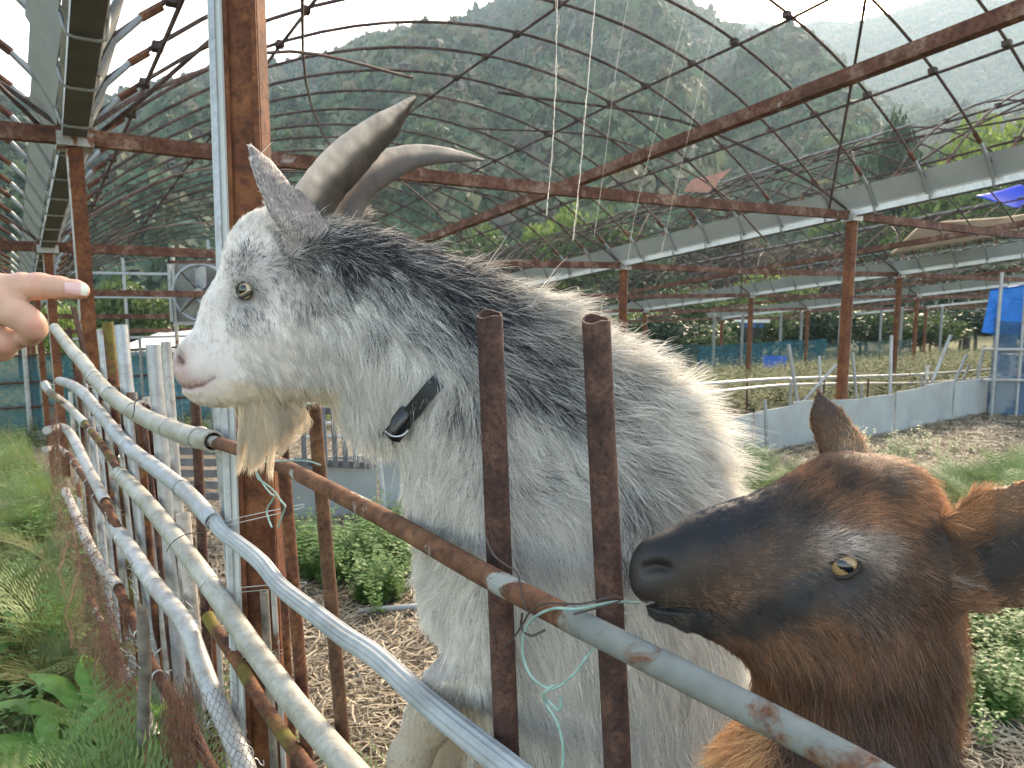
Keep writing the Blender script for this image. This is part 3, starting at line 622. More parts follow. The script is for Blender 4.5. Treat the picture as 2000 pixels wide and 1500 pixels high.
# ------------------------------------------------------------------ soft-body modelling: distance fields and surface nets
class SDF:
    def __init__(s, lo, hi, h, q=.7):
        s.lo = np.array(lo, float); s.h = h; s.n = np.ceil((np.array(hi)-s.lo)/h).astype(int)+1; s.g = np.full(s.n, .08, np.float32); s.q = q
    def sub(s, pts, m):
        pts = np.asarray(pts); a = np.clip(((pts.min(0)-m-s.lo)/s.h).astype(int), 0, s.n-1); b = np.clip(((pts.max(0)+m-s.lo)/s.h).astype(int)+2, 1, s.n)
        sl = tuple(slice(i, j) for i, j in zip(a, b)); ax = [s.lo[k]+s.h*np.arange(a[k], b[k]) for k in range(3)]
        if any(len(x) == 0 for x in ax): return None, None
        return sl, np.stack(np.meshgrid(*ax, indexing='ij'), -1).astype(np.float32)
    def comb(s, sl, d, k, cut):
        g = s.g[sl]
        if cut: s.g[sl] = -smin(-g, d, k)
        else: s.g[sl] = smin(g, d, k)
    def cap(s, a, b, ra, rb, k=.02, q=None, cut=False):         # tapered capsule, depth axis squashed by q
        q = s.q if q is None else q; a = np.array(a, np.float32); b = np.array(b, np.float32); sl, X = s.sub([a, b], max(ra, rb)+k*1.2)
        if sl is None: return
        ab = b-a; L2 = max(float(ab@ab), 1e-12); t = np.clip(((X-a)@ab)/L2, 0, 1); off = X-(a+t[..., None]*ab); off[..., 2] /= q
        r = ra+(rb-ra)*t; d = (np.sqrt((off**2).sum(-1))-r)*min(1, (1+q)/2); s.comb(sl, d.astype(np.float32), k, cut)
    def chain(s, pts, k=.02, q=None):                            # pts: (x,y,z,r)
        for a, b in zip(pts[:-1], pts[1:]): s.cap(a[:3], b[:3], a[3], b[3], k, q)
    def leaf(s, pts, wd, k=.01):                                 # pts: (x,y,z,halfwidth,halfthick); wd = width direction
        wd = np.array(wd, np.float32); wd /= np.linalg.norm(wd)
        for a, b in zip(pts[:-1], pts[1:]):
            A = np.array(a[:3], np.float32); B = np.array(b[:3], np.float32); sl, X = s.sub([A, B], max(a[3], b[3])+k*1.2+.004)
            ab = B-A; L2 = float(ab@ab); t = np.clip(((X-A)@ab)/L2, 0, 1); off = X-(A+t[..., None]*ab); ad = ab/math.sqrt(L2); w_ = wd-ad*(wd@ad); w_ /= np.linalg.norm(w_)
            u = off@w_; v = off@np.cross(ad, w_); e = off@ad; wr = a[3]+(b[3]-a[3])*t; tr = a[4]+(b[4]-a[4])*t
            d = (np.sqrt((u/wr)**2+(v/tr)**2+(e/wr)**2)-1)*tr; s.comb(sl, d.astype(np.float32), k, False)
    def dent(s, pts, rad, amp, zr=None):                         # pushes the surface in (amp>0) along a 2-D polyline, only in depth range zr
        pts = np.asarray(pts, float); lo = pts.min(0); hi = pts.max(0)
        P3 = np.array([[lo[0], lo[1], zr[0]], [hi[0], hi[1], zr[1]]]); sl, X = s.sub(P3, rad*3)
        best = np.full(X.shape[:-1], 9., np.float32); xy = X[..., :2]
        for a, b in zip(pts[:-1], pts[1:]):
            a = a[:2]; b = b[:2]; ab = b-a; t = np.clip(((xy-a)@ab)/max(ab@ab, 1e-12), 0, 1); best = np.minimum(best, np.sqrt(((xy-(a+t[..., None]*ab))**2).sum(-1)))
        zz = X[..., 2]; m_ = np.clip((zr[1]-zz)/.006, 0, 1)*np.clip((zz-zr[0]+.006)/.006, 0, 1); s.g[sl] += (amp*np.exp(-(best/rad)**2)*m_).astype(np.float32)
    def mesh(s, smooth=2):
        g = s.g; ins = g < 0; c = [ins[i:ins.shape[0]-1+i, j:ins.shape[1]-1+j, k:ins.shape[2]-1+k] for i in (0, 1) for j in (0, 1) for k in (0, 1)]
        sm = sum(x.astype(np.int8) for x in c); act = (sm > 0) & (sm < 8); idx = np.argwhere(act); vid = np.full(act.shape, -1, np.int64); vid[act] = np.arange(len(idx))
        acc = np.zeros((len(idx), 3)); cnt = np.zeros(len(idx))
        cr = np.array([[i, j, k] for i in (0, 1) for j in (0, 1) for k in (0, 1)])
        for a in range(8):
            for b in range(a+1, 8):
                if np.abs(cr[a]-cr[b]).sum() != 1: continue
                va = g[tuple((idx+cr[a]).T)]; vb = g[tuple((idx+cr[b]).T)]; mk_ = (va < 0) != (vb < 0); t = np.where(mk_, va/np.where(mk_, va-vb, 1), 0)
                acc[mk_] += (cr[a]+(cr[b]-cr[a])*t[:, None])[mk_]; cnt[mk_] += 1
        V = s.lo+(idx+acc/cnt[:, None])*s.h; F = []
        for ax in range(3):
            o1, o2 = [(1, 2), (2, 0), (0, 1)][ax]; sh = [slice(None)]*3; s1 = list(sh); s2 = list(sh); s1[ax] = slice(0, -1); s2[ax] = slice(1, None)
            A = ins[tuple(s1)]; B = ins[tuple(s2)]; E_ = np.argwhere(A != B); fl = A[tuple(E_.T)]
            ok = (E_[:, o1] > 0) & (E_[:, o2] > 0) & (E_[:, o1] < g.shape[o1]-1) & (E_[:, o2] < g.shape[o2]-1); E_ = E_[ok]; fl = fl[ok]
            def v(d1, d2): q = E_.copy(); q[:, o1] -= d1; q[:, o2] -= d2; return vid[tuple(q.T)]
            Q = np.stack([v(0, 0), v(1, 0), v(1, 1), v(0, 1)], 1); Q[~fl] = Q[~fl][:, ::-1]; F.append(Q[:, ::-1] if True else Q)
        F = np.concatenate(F); F = F[(F >= 0).all(1)]
        for _ in range(smooth):
            sv = np.zeros_like(V); ct = np.zeros(len(V))
            for k in range(4): np.add.at(sv, F[:, k], V[F[:, (k+1) % 4]]); np.add.at(ct, F[:, k], 1); np.add.at(sv, F[:, (k+1) % 4], V[F[:, k]]); np.add.at(ct, F[:, (k+1) % 4], 1)
            V = V*.5+.5*sv/np.maximum(ct, 1)[:, None]
        # keep the largest body only
        return V, F[:, ::-1].copy()
def vnormals(V, F):
    n = np.cross(V[F[:, 2]]-V[F[:, 0]], V[F[:, 3]]-V[F[:, 1]]); N = np.zeros_like(V)
    for k in range(4): np.add.at(N, F[:, k], n)
    return N/(np.linalg.norm(N, axis=1)[:, None]+1e-12)
def proj(p): return 1000+1500*p[..., 0]/p[..., 2], 750-1500*p[..., 1]/p[..., 2]
class Field:                                   # values interpolated from control points given at photo positions on the animal's mid plane
    def __init__(s, pts, vals, D, sig=70): s.p = np.array([cam3(x, y, D)[:2] for x, y in pts]); s.v = np.array(vals, float); s.sig = sig*D/1500
    def __call__(s, q):
        out = np.zeros((len(q), s.v.shape[1] if s.v.ndim > 1 else 1))
        for i in range(0, len(q), 50000):
            d2 = ((q[i:i+50000, None, :2]-s.p[None])**2).sum(-1); m = d2.min(1, keepdims=True); w_ = np.exp(-(d2-m)/(2*s.sig**2))/(d2+s.sig**2*.15)
            w_ /= w_.sum(1, keepdims=True); out[i:i+50000] = w_@(s.v if s.v.ndim > 1 else s.v[:, None])
        return out
def grow(name, V, F, n, comb, colf, rad, parent, D, mat, K=6, grav=.15, wild=.12, keep=None, flip=0, clump=.35, cs=110, tipr=.25):
    VN = vnormals(V, F); A = np.linalg.norm(np.cross(V[F[:, 2]]-V[F[:, 0]], V[F[:, 3]]-V[F[:, 1]]), axis=1)
    C = V[F].mean(1); fn = VN[F].mean(1); px, py = proj(C); view = -C/np.linalg.norm(C, axis=1)[:, None]; facing = (fn*view).sum(1)
    wgt = A*np.where(facing > -.35, 1.0, .22)*np.where((py > 1600) | (px > 2080), .12, 1.0)
    if keep is not None: wgt = wgt*keep(C, px, py)
    pick = RNG.choice(len(F), n, p=wgt/wgt.sum()); a = RNG.uniform(0, 1, (n, 2)); q = V[F[pick]]; nn = VN[F[pick]]; u, v = a[:, :1], a[:, 1:]
    bl = lambda z: (z[:, 0]*(1-u)+z[:, 1]*u)*(1-v)+(z[:, 3]*(1-u)+z[:, 2]*u)*v
    R = bl(q); Nn = bl(nn); Nn /= np.linalg.norm(Nn, axis=1)[:, None]; cv = comb(R)                     # dx, dy(down), length mm, lift
    dr = np.stack([cv[:, 0], -cv[:, 1], 0*cv[:, 0]], 1); dr += (np.stack([vnoise(R*28, 3), vnoise(R*28, 4), vnoise(R*28, 5)], -1)-.5)*.55+RNG.normal(0, wild, (n, 3))
    T = dr-Nn*(dr*Nn).sum(1)[:, None]; T /= np.linalg.norm(T, axis=1)[:, None]+1e-9; L = cv[:, 2:3]*.001*RNG.uniform(.55, 1.15, (n, 1)); lf = np.clip(cv[:, 3:4]+RNG.normal(0, .08, (n, 1)), .03, 1.2)
    t = np.linspace(0, 1, K)[None, :, None]; lift0 = np.sin(lf)[:, None]*Nn[:, None]*(t-.35*t*t); pos = R[:, None]-Nn[:, None]*.0015+L[:, None]*(T[:, None]*np.cos(lf)[:, None]*t+lift0)
    pos = pos+L[:, None]*grav*t*t*np.array([0, -1, 0.])
    clump = clump*np.clip(L/.032, .12, 1)[:, None] if clump else 0
    if not np.isscalar(clump):                                   # locks: strands of one cell lean to a common tip offset
        cell = np.floor(R*cs).astype(int); key = (cell[:, 0]*73856093 ^ cell[:, 1]*19349663 ^ cell[:, 2]*83492791) & 0xffff; tab = RNG.normal(0, 1, (65536, 3)); ctr = (cell+.5)/cs
        pos = pos+clump*t**1.3*((ctr-R)[:, None]*.7+tab[key][:, None]*L[:, None]*.18)
    pos = pos+np.cumsum(RNG.normal(0, .03, (n, K, 3)), 1)*L[:, None]*.5
    rr = rad*RNG.uniform(.7, 1.2, (n, 1))*np.linspace(1, tipr, K)[None, :]
    return strands(name, c2w(pos), rr, mat, parent, np.clip(colf(R, n), 0, 1), kind='stuff')
def hairmat(name, rough=.5, trans=.35, spec=.3):
    m = M(name); at = m.n('ShaderNodeAttribute'); at.attribute_name = 'tint'; m.base(at.outputs['Color'], rough, 0, spec)
    b = m.n('ShaderNodeMix', data_type='RGBA', blend_type='MULTIPLY'); m.translucent(at.outputs['Color'], trans); return m.m
def skinmat(name, rough=.6, sss=.0, bump=.0006, bs=500):
    m = M(name); at = m.n('ShaderNodeAttribute'); at.attribute_name = 'tint'; m.base(at.outputs['Color'], rough, 0, .35)
    m.bump(m.noise(bs, 4), .5, bump)
    if sss: m.b.inputs['Subsurface Weight'].default_value = sss; m.b.inputs['Subsurface Radius'].default_value = (.012, .005, .003); m.b.inputs['Subsurface Scale'].default_value = 1
    return m.m
def tinted(name, V, F, col, mat, parent, **k):
    me = mesh(name, c2w(V), F, mat); a = me.color_attributes.new('tint', 'FLOAT_COLOR', 'POINT'); a.data.foreach_set('color', np.concatenate([col, np.ones((len(col), 1))], 1).astype(np.float32).ravel())
    return link(name, me, parent, **k)
def surf(V, px, py, tol=7):
    X, Y = proj(V); m = (np.abs(X-px) < tol) & (np.abs(Y-py) < tol)
    if not m.any(): return None
    q = V[m]; return q[np.argmin(q[:, 2])]
def eyeball(name, c, r, look, parent, iris, pup, rim, ang=0, pw=.5, ph=.22, ir=.66):
    n1, n2 = 40, 32; look = np.array(look, float); look /= np.linalg.norm(look); up = np.array([math.sin(ang), math.cos(ang), 0]); up -= look*(up@look); up /= np.linalg.norm(up); rt = np.cross(up, look)
    V = [];
    for i in range(n2+1):
        a = math.pi*i/n2
        for j in range(n1):
            b = 2*math.pi*j/n1; V.append((math.sin(a)*math.cos(b), math.sin(a)*math.sin(b), math.cos(a)))
    V = np.array(V); F = [(i*n1+j, (i+1)*n1+j, (i+1)*n1+(j+1) % n1, i*n1+(j+1) % n1) for i in range(n2) for j in range(n1)]
    x, y = V[:, 0], V[:, 1]; col = np.tile(np.array(rim, float), (len(V), 1)); rr = np.hypot(x, y); fr = V[:, 2] > 0
    col[(rr < ir) & fr] = iris; m = (rr > ir*.90) & (rr < ir) & fr; col[m] = np.array(iris)*.3
    col[(np.abs(x/pw)**3+np.abs(y/ph)**3 < 1) & fr] = pup
    bulge = np.where(fr & (rr < ir*1.05), 1+.06*(1-(rr/ir)**2), 1)[:, None]
    pos = c+r*bulge*(x[:, None]*rt+y[:, None]*up+V[:, 2:3]*look)
    o = tinted(name, pos, np.array(F), col, eye_mat, parent); return o
eye_mat = M('glossy_eye'); _a = eye_mat.n('ShaderNodeAttribute'); _a.attribute_name = 'tint'; eye_mat.base(_a.outputs['Color'], .16, 0, .5); eye_mat.b.inputs['Coat Weight'].default_value = .3; eye_mat = eye_mat.m
hair_w = hairmat('pale_goat_hair', .45, .38); hair_b = hairmat('brown_goat_hair', .36, .25, .6); hide = skinmat('goat_hide')
# ------------------------------------------------------------------ white goat
D = 1.15; K1 = D/1500
def G(x, y, w=0, r=None, Dd=None):             # photo position on the mid plane, w pixels towards the viewer, radius in pixels
    Dd = Dd or D; p = cam3(x, y, Dd-w*Dd/1500); return tuple(p) if r is None else (*p, r*Dd/1500)
s = SDF(cam3(330, 2560, D)-[0, 0, .24], cam3(1560, 240, D)+[0, 0, .24], .0038, .62)
s.cap(G(545, 505)[:3], G(620, 560)[:3], 98*K1, 122*K1, .02, .74)
s.chain([G(532, 530, 0, 90), G(470, 610, 0, 66), G(402, 704, 0, 46)], .025, .72)                # nasal bridge
s.chain([G(640, 600, 0, 122), G(560, 665, 0, 104), G(470, 705, 0, 72), G(408, 728, 0, 50)], .03, .58)    # cheek and jaw
s.chain([G(470, 738, 0, 46), G(418, 751, 0, 39), G(391, 756, 0, 30)], .012, .8)                 # chin
s.cap(G(384, 712)[:3], G(392, 722)[:3], 42*K1, 44*K1, .012, .85)
for sg in (1, -1):
    s.cap(G(515, 540, 62*sg)[:3], G(470, 545, 52*sg)[:3], 26*K1, 18*K1, .018, .7)               # brow
    s.cap(G(560, 640, 60*sg)[:3], G(470, 640, 42*sg)[:3], 34*K1, 18*K1, .02, .6)
    s.cap(G(362, 690, 22*sg)[:3], G(378, 670, 24*sg)[:3], 17*K1, 17*K1, .012, 1)                # nostril wing
s.chain([G(620, 580, 0, 128), G(740, 628, 0, 138), G(860, 694, 0, 155), G(975, 800, 0, 190), G(1108, 958, -14, 250), G(1150, 1160, -34, 270), G(1190, 1500, -50, 278), G(1250, 1750, -60, 250), G(1290, 1960, -60, 190)], .05, .62)
s.cap(G(700, 790)[:3], G(730, 800)[:3], 40*K1, 56*K1, .03, .7)
s.cap(G(870, 960, 0)[:3], G(885, 1180, -30)[:3], 60*K1, 50*K1, .05, .8)                         # brisket
for sg in (1, -1):                               # forelegs folded over the fence, hind legs to the ground
    dx = 0 if sg > 0 else 62
    s.chain([G(1010, 1190, 70*sg-50, 112), G(955+dx*.3, 1290, 66*sg-60, 74), G(880+dx, 1348, 62*sg-62, 54), G(842+dx, 1400, 62*sg-64, 46), G(800+dx*1.2, 1480, 60*sg-66, 38), G(778+dx*1.3, 1570, 60*sg-66, 32), G(780+dx*1.3, 1610, 60*sg-66, 35)], .02, .9)
    s.chain([G(1310, 1900, 75*sg, 150), G(1290, 2060, 85*sg, 85), G(1390, 2230, 85*sg, 48), G(1350, 2400, 85*sg, 40), G(1330, 2500, 85*sg, 40)], .03, .9)
    # ears
s.leaf([(*G(648, 590, 62)[:3], 20*K1, 13*K1), (*G(614, 492, 88)[:3], 36*K1, 7*K1), (*G(570, 408, 106)[:3], 33*K1, 5.2*K1), (*G(520, 333, 113)[:3], 16*K1, 4.4*K1), (*G(492, 290, 115)[:3], 7*K1, 3.8*K1)], (.72, -.35, .62), .012)
s.leaf([(*G(668, 560, -60)[:3], 30*K1, 15*K1), (*G(668, 500, -110)[:3], 44*K1, 8*K1), (*G(664, 440, -170)[:3], 35*K1, 5.5*K1), (*G(650, 420, -240)[:3], 12*K1, 4*K1)], (.7, .5, .2), .012)
s.dent([G(348, 752, 20)[:2], G(366, 758, 28)[:2], G(396, 751, 34)[:2], G(420, 737, 38)[:2]], .0028, .0062, (D-.1, D+.1))
zr = (D-.10, D-.012); s.dent([G(352, 690, 26)[:2], G(358, 702, 28)[:2], G(352, 713, 26)[:2]], .0055, .013, zr); s.dent([G(478, 573, 60)[:2], G(481, 573, 60)[:2]], .013, .007, zr)
V, F = s.mesh(2); WV, WF = V, F
def mottle(p, sc, sd=0): return fbm(p*sc, 3, sd)
grey = Field([(465, 500), (520, 465), (495, 440), (550, 465), (440, 520), (480, 525), (500, 515), (450, 560), (470, 600), (500, 600), (430, 640), (380, 720), (600, 700), (520, 700), (470, 470), (540, 420), (560, 560), (590, 530), (600, 590), (590, 640), (640, 640), (640, 560), (700, 620), (650, 450), (690, 450), (700, 500), (760, 480), (760, 540), (800, 600), (760, 640), (850, 520), (870, 580), (860, 640), (950, 560), (960, 620), (1000, 680), (1050, 570), (1060, 640), (1120, 640), (1080, 740), (1180, 740), (1160, 640), (1250, 700), (1200, 830), (1300, 830), (1240, 920), (1350, 800), (1400, 850), (1330, 930), (1420, 950), (940, 720), (900, 780), (840, 720), (760, 720), (700, 720), (850, 860), (900, 950), (990, 850), (1080, 880), (1130, 1000), (1240, 1040), (1350, 1080), (1000, 1000), (880, 1080), (1100, 1200), (1250, 1250), (1000, 1280), (1300, 1450), (860, 1380), (800, 1450), (900, 1470)],
             [0, 0, 0, .1, 0, .75, .8, 0.1, 0.5, 0.6, 0, 0, 0, 0, 0, 0, 0.5, 0.85, 0.4, 0.12, 0.08, 0.45, 0.25, 0.55, 0.85, 0.95, 0.95, 0.95, 0.55, 0.25, 1, 1, 0.5, 0.95, 0.95, 0.75, 0.55, 0.85, 0.8, 0.8, 0.75, 0.35, 0.3, 0.45, 0.3, 0.5, 0.12, 0.06, 0.3, 0.05, 0.45, 0.25, 0.06, 0.04, 0.1, 0.1, 0.03, 0.25, 0.25, 0.1, 0.25, 0.1, 0.12, 0, 0.12, 0.08, 0.05, 0.05, 0.05, 0.2, 0.3], D, 42)
comb = Field([(400, 640), (380, 730), (430, 740), (470, 780), (470, 500), (500, 430), (560, 400), (480, 520), (520, 600), (560, 650), (600, 720), (620, 640), (560, 760), (640, 760), (690, 820), (640, 430), (700, 440), (760, 480), (850, 500), (950, 545), (1050, 590), (1150, 640), (1250, 690), (1350, 760), (1420, 860), (1450, 960), (700, 560), (800, 600), (700, 700), (780, 760), (900, 640), (1000, 680), (860, 820), (1000, 800), (1100, 760), (1200, 800), (1300, 880), (1380, 960), (850, 900), (900, 920), (850, 1050), (830, 1130), (960, 900), (1050, 930), (1000, 1020), (1150, 1000), (1250, 1050), (1380, 1080), (900, 1180), (1000, 1180), (1150, 1200), (1300, 1250), (1000, 1350), (1200, 1400), (860, 1350), (800, 1450), (1100, 1500)],
             [(.3, .5, 10, .2), (.1, .8, 6, .2), (.7, .5, 9, .2), (.7, .6, 14, .3), (.0, -.8, 12, .3), (.1, -.9, 16, .4), (.6, -.6, 20, .45), (.3, -.4, 12, .25), (.5, .6, 14, .2), (.5, .7, 16, .2), (.5, .85, 24, .22), (.4, .9, 22, .2), (.3, .8, 22, .3), (.2, 1, 28, .35), (-.1, 1, 46, .5), (.4, -.6, 26, .5), (.9, -.2, 34, .5), (1, .15, 44, .45), (1, .35, 50, .42), (1, .4, 55, .42), (1, .3, 60, .5), (1, .15, 64, .55), (1, .2, 70, .6), (1, .25, 74, .6), (1, .25, 72, .6), (1, .35, 60, .5), (.6, .8, 32, .25), (.7, .8, 42, .25), (.3, 1, 34, .25), (.2, 1, 42, .3), (.8, .65, 46, .25), (.9, .5, 48, .25), (-.1, 1, 36, .2), (.5, .9, 46, .2), (.8, .7, 48, .25), (.9, .6, 52, .3), (.9, .6, 58, .35), (.9, .5, 62, .5), (-.2, 1, 34, .2), (-.3, .9, 32, .2), (-.5, .9, 30, .35), (-.8, .6, 32, .55), (.2, .6, 38, .18), (.8, .35, 42, .18), (.5, .8, 42, .2), (.5, 1, 46, .18), (.2, 1, 48, .2), (.3, 1, 48, .3), (-.3, 1, 30, .3), (.5, .9, 40, .25), (.2, 1, 48, .25), (.1, 1, 50, .25), (.5, .9, 40, .25), (.3, 1, 48, .25), (-.2, 1, 14, .2), (-.2, 1, 10, .2), (.3, 1, 46, .25)], D, 45)
def eart(px, py):
    ax, ay, bx, by = 640, 545, 492, 285; dx, dy = bx-ax, by-ay; t = ((px-ax)*dx+(py-ay)*dy)/(dx*dx+dy*dy); side = ((px-ax)*-dy+(py-ay)*dx)/math.hypot(dx, dy); return t, side
def earbox(px, py, z):
    t, d = eart(px, py); return (t > .26) & (np.abs(d) < 52) & (z < D-70*K1)
def wcol(R, n):
    px, py = proj(R); g = np.clip((grey(R)[:, 0]-.14)*1.2, 0, 1); g = np.clip(g+(mottle(R, 26, 5)-.5)*.9*(g > .03)+(mottle(R, 90, 8)-.5)*.5*(g > .03), 0, 1)
    ear = earbox(px, py, R[:, 2]); tt, sd_ = eart(px, py); e = np.clip(.45+(mottle(R, 130, 9)-.5)*3.0, 0, .95)*(.35+.65*np.clip((sd_+4)/10, 0, 1))+.75*np.exp(-((sd_+6)/5)**2)*(tt < .85); g = np.where(ear, np.clip(e, 0, 1), g)
    dark = RNG.uniform(0, 1, n) < g*.86; b = np.array([.90, .855, .79])*RNG.uniform(.82, 1.08, (n, 1)); d = np.array([.036, .036, .042])*RNG.uniform(.4, 2.2, (n, 1)); b = b*(.62+.62*vnoise(R*np.array([230, 150, 230]), 6))[:, None]; c = np.where(dark[:, None], d, b*(1-.25*g[:, None]))
    warm = np.clip((px*0+1)*((py > 740) & (px < 660)), 0, 1)[:, None]; c = np.where(dark[:, None], c, c*(1-warm*np.array([0, .07, .2])))
    leg = np.clip((py-1340)/120, 0, 1)*(px < 960)*(py > 1340); c = c*(1-leg[:, None]*np.array([.35, .45, .6])*np.clip((mottle(R, 18, 3)-.35)*4, 0, 1)[:, None])
    pink = .7*np.exp(-(((px-348)/20)**2+((py-715)/40)**2))[:, None]; c = c*(1-pink)+pink*np.array([.50, .35, .30]); return c
px, py = proj(V); gcol = np.clip((grey(V)[:, 0]-.14)*1.2, 0, 1); fc_ = (np.clip((640-px)/80, 0, 1)*np.clip((810-py)/30, 0, 1))[:, None]; ear = earbox(px, py, V[:, 2]); base = np.array([.28, .25, .23])*(1-.8*gcol[:, None])*(1+1.5*fc_); base[ear] = np.array([.20, .165, .15])  # hide kept dark: shadow between the hairs put into its colour
nose = np.exp(-(((px-348)/24)**2+((py-716)/46)**2))+.8*np.exp(-(((px-385)/36)**2+((py-752)/14)**2)); nose = np.clip(nose*.9+.35*np.exp(-(((px-385)/50)**2+((py-742)/34)**2)), 0, 1)[:, None]; base = base*(1-nose)+nose*np.array([.46, .32, .28])
for q0, q1, rr_, ccol in (((350, 696), (357, 708), 5.5, (.10, .045, .04)), ((352, 755), (372, 758), 3.2, (.16, .09, .08)), ((372, 758), (398, 751), 3.0, (.16, .09, .08)), ((398, 751), (420, 737), 2.6, (.2, .13, .12))):
    q0 = np.array(q0, float); q1 = np.array(q1, float); ab = q1-q0; t_ = np.clip(((px-q0[0])*ab[0]+(py-q0[1])*ab[1])/(ab@ab), 0, 1); dd = np.hypot(px-q0[0]-t_*ab[0], py-q0[1]-t_*ab[1]); k_ = np.exp(-(dd/rr_)**2)[:, None]; base = base*(1-k_)+k_*np.array(ccol)
eyed = np.exp(-(((px-480)/30)**2+((py-573)/26)**2))[:, None]; base = base*(1-eyed*.9)
lg = (py > 1330) & (px < 965); base[lg] = np.array([.34, .28, .21]); low = py > 2440; base[low] = .05
goat = empty('goat', tuple(P(1330, 2500, D)), label='white goat with grey neck, long swept horns and beard leaning its head over the fence', cat='goat')
tinted('body', V, F, base, hide, goat)
ec = surf(V, 480, 573)
ec = ec if ec is not None else cam3(480, 573, D-.05); ec = ec+np.array([0, 0, .0088])
eyeball('eye', ec, .0162, (-.5, .0, -1), goat, (.46, .36, .20), (.004, .005, .008), (.035, .025, .02), ang=-.35, pw=.52, ph=.36, ir=.86)
ec2 = ec.copy(); ec2[2] = 2*D-ec[2]; eyeball('eye', ec2, .0148, (-.5, .0, 1), goat, (.46, .36, .20), (.004, .005, .008), (.035, .025, .02), ang=-.35, pw=.52, ph=.36, ir=.86)
def lids(c, r, look, parent, col, th=.0028, open_=.62, wide=1.04, ang=0.0, name='eyelid'):
    look = np.array(look, float); look /= np.linalg.norm(look); up = np.array([math.sin(ang), math.cos(ang), 0]); up -= look*(up@look); up /= np.linalg.norm(up); rt = np.cross(up, look); q = []
    for a in np.linspace(0, 2*math.pi, 30, endpoint=False):
        x = math.cos(a)*.92*wide; y = math.sin(a)*open_*(1 if math.sin(a) > 0 else .9); z = math.sqrt(max(0, 1.08-x*x-y*y)); q.append(c+r*(x*rt+y*up+z*look))
    q.append(q[0]); q.append(q[1]); v, f = tube(np.array(q), th, 8, False); f = f; o = tinted(name, v, f, np.tile(np.array(col, float), (len(v), 1)), hide, parent); return o
lids(ec, .0164, (-.28, .02, -1), goat, (.05, .038, .035), .0024, .62, 1.10, ang=-.45)
def notnear(C, px, py):
    k = 1-np.exp(-(((px-479)/21)**2+((py-573)/18)**2)**2)*(C[:, 2] < D); k *= 1-.93*np.exp(-(((px-343)/17)**2+((py-716)/40)**2)); k *= 1-.9*np.exp(-(((px-386)/36)**2+((py-750)/9)**2)**2)
    for a, b in zip(colr[2:-1], colr[3:]):
        ab = np.array(b)-a; t = np.clip(((px-a[0])*ab[0]+(py-a[1])*ab[1])/(ab@ab), 0, 1); dd = np.hypot(px-a[0]-t*ab[0], py-a[1]-t*ab[1]); k = k*(1-np.exp(-(dd/13)**4))
    k *= np.where((px < 700) & (py > 250) & (py < 780), 1.5, 1.0)*np.where((px < 480) & (py > 560) & (py < 800), 1.6, 1.0)
    # horn bases
    k *= 1-.8*np.exp(-(((px-605)/36)**2+((py-410)/24)**2)**2); return k
colr = [(905, 668), (866, 722), (838, 765), (800, 812), (768, 846), (752, 858)]
def comb2(R):
    c = comb(R); px, py = proj(R); ear = earbox(px, py, R[:, 2]); c[ear] = np.array([-.5, -.87, 9, .38]); k = (R[:, 2] > D+.02) & (c[:, 2] > 30); return c
NW = 240000
grow('coat', V, F, NW, comb2, wcol, .00034, goat, D, hair_w, K=6, keep=notnear, grav=.10, wild=.17, clump=.7, cs=110)
# long guard hairs standing off the back of the neck
gk = lambda C, px, py: np.clip((comb(C)[:, 2]-46)/14, .02, 1)*(1+5*((px-py*.62) > 640))
gc = lambda R: comb(R)*np.array([1, 1, 1.38, 1.7])+np.array([.1, -.2, 0, .08])
grow('guard_hair', V, F, 16000, gc, lambda R, n: wcol(R, n)*.6+np.array([.34, .32, .28]), .00036, goat, D, hair_w, K=7, keep=gk, grav=.06, wild=.3, clump=.8, cs=42)
# beard
def lock(name, n, roots, path, spread, col, curl, parent, mat, rad=.0003, K=16, thin=.7, m=26):
    lr = np.array([G(*RNG.uniform([a[0], a[1], a[2]], [b[0], b[1], b[2]])) for a, b in [roots]*m]); g = RNG.integers(0, m, n); pa = np.array([G(*q) for q in path]); pa = crom(pa, 6); u = np.linspace(0, 1, len(pa))
    rt = lr[g]+RNG.normal(0, .0035, (n, 3)); t = np.linspace(0, 1, K); ll = RNG.uniform(.55, 1.0, m); ln = ll[g]*RNG.uniform(.82, 1.05, n); tt = np.clip(ln[:, None]*t[None], 0, 1); ctr = np.stack([np.interp(tt, u, pa[:, k]) for k in range(3)], -1)
    off = lr[g]-pa[0]; own = (rt-lr[g]); lsp = RNG.normal(0, spread, (m, 3))[g]; pos = ctr+off[:, None]*(1-(1-thin)*tt)[..., None]+own[:, None]*(1-.75*tt)[..., None]+lsp[:, None]*tt[..., None]*[1, .4, 1]
    ph = RNG.uniform(0, 6.28, m)[g]; fq = RNG.uniform(6, 12, m)[g]; pos[..., 0] += curl*np.sin(tt*fq[:, None]+ph[:, None])*tt; pos[..., 2] += curl*np.cos(tt*fq[:, None]+ph[:, None]*2)*tt; pos += np.cumsum(RNG.normal(0, .0006, pos.shape), 1)
    c = np.array(col)*(RNG.uniform(.75, 1.05, m)[g])[:, None]*RNG.uniform(.8, 1.12, (n, 1)); return strands(name, c2w(pos), rad*np.linspace(1, .3, K)[None, :]*RNG.uniform(.7, 1.2, (n, 1)), mat, parent, c, kind='stuff')
cream = (.84, .72, .55)
lock('beard', 3000, ((462, 776, -14), (532, 790, 18)), [(497, 780, 0), (495, 835, 0), (497, 885, 0), (490, 932, 0)], .007, cream, .0018, goat, hair_w, thin=.40, m=24)
lock('beard', 1200, ((490, 776, -14), (546, 788, 18)), [(518, 782, 0), (535, 828, 5), (533, 868, 8), (512, 908, 8)], .007, cream, .005, goat, hair_w, thin=.45, m=16)
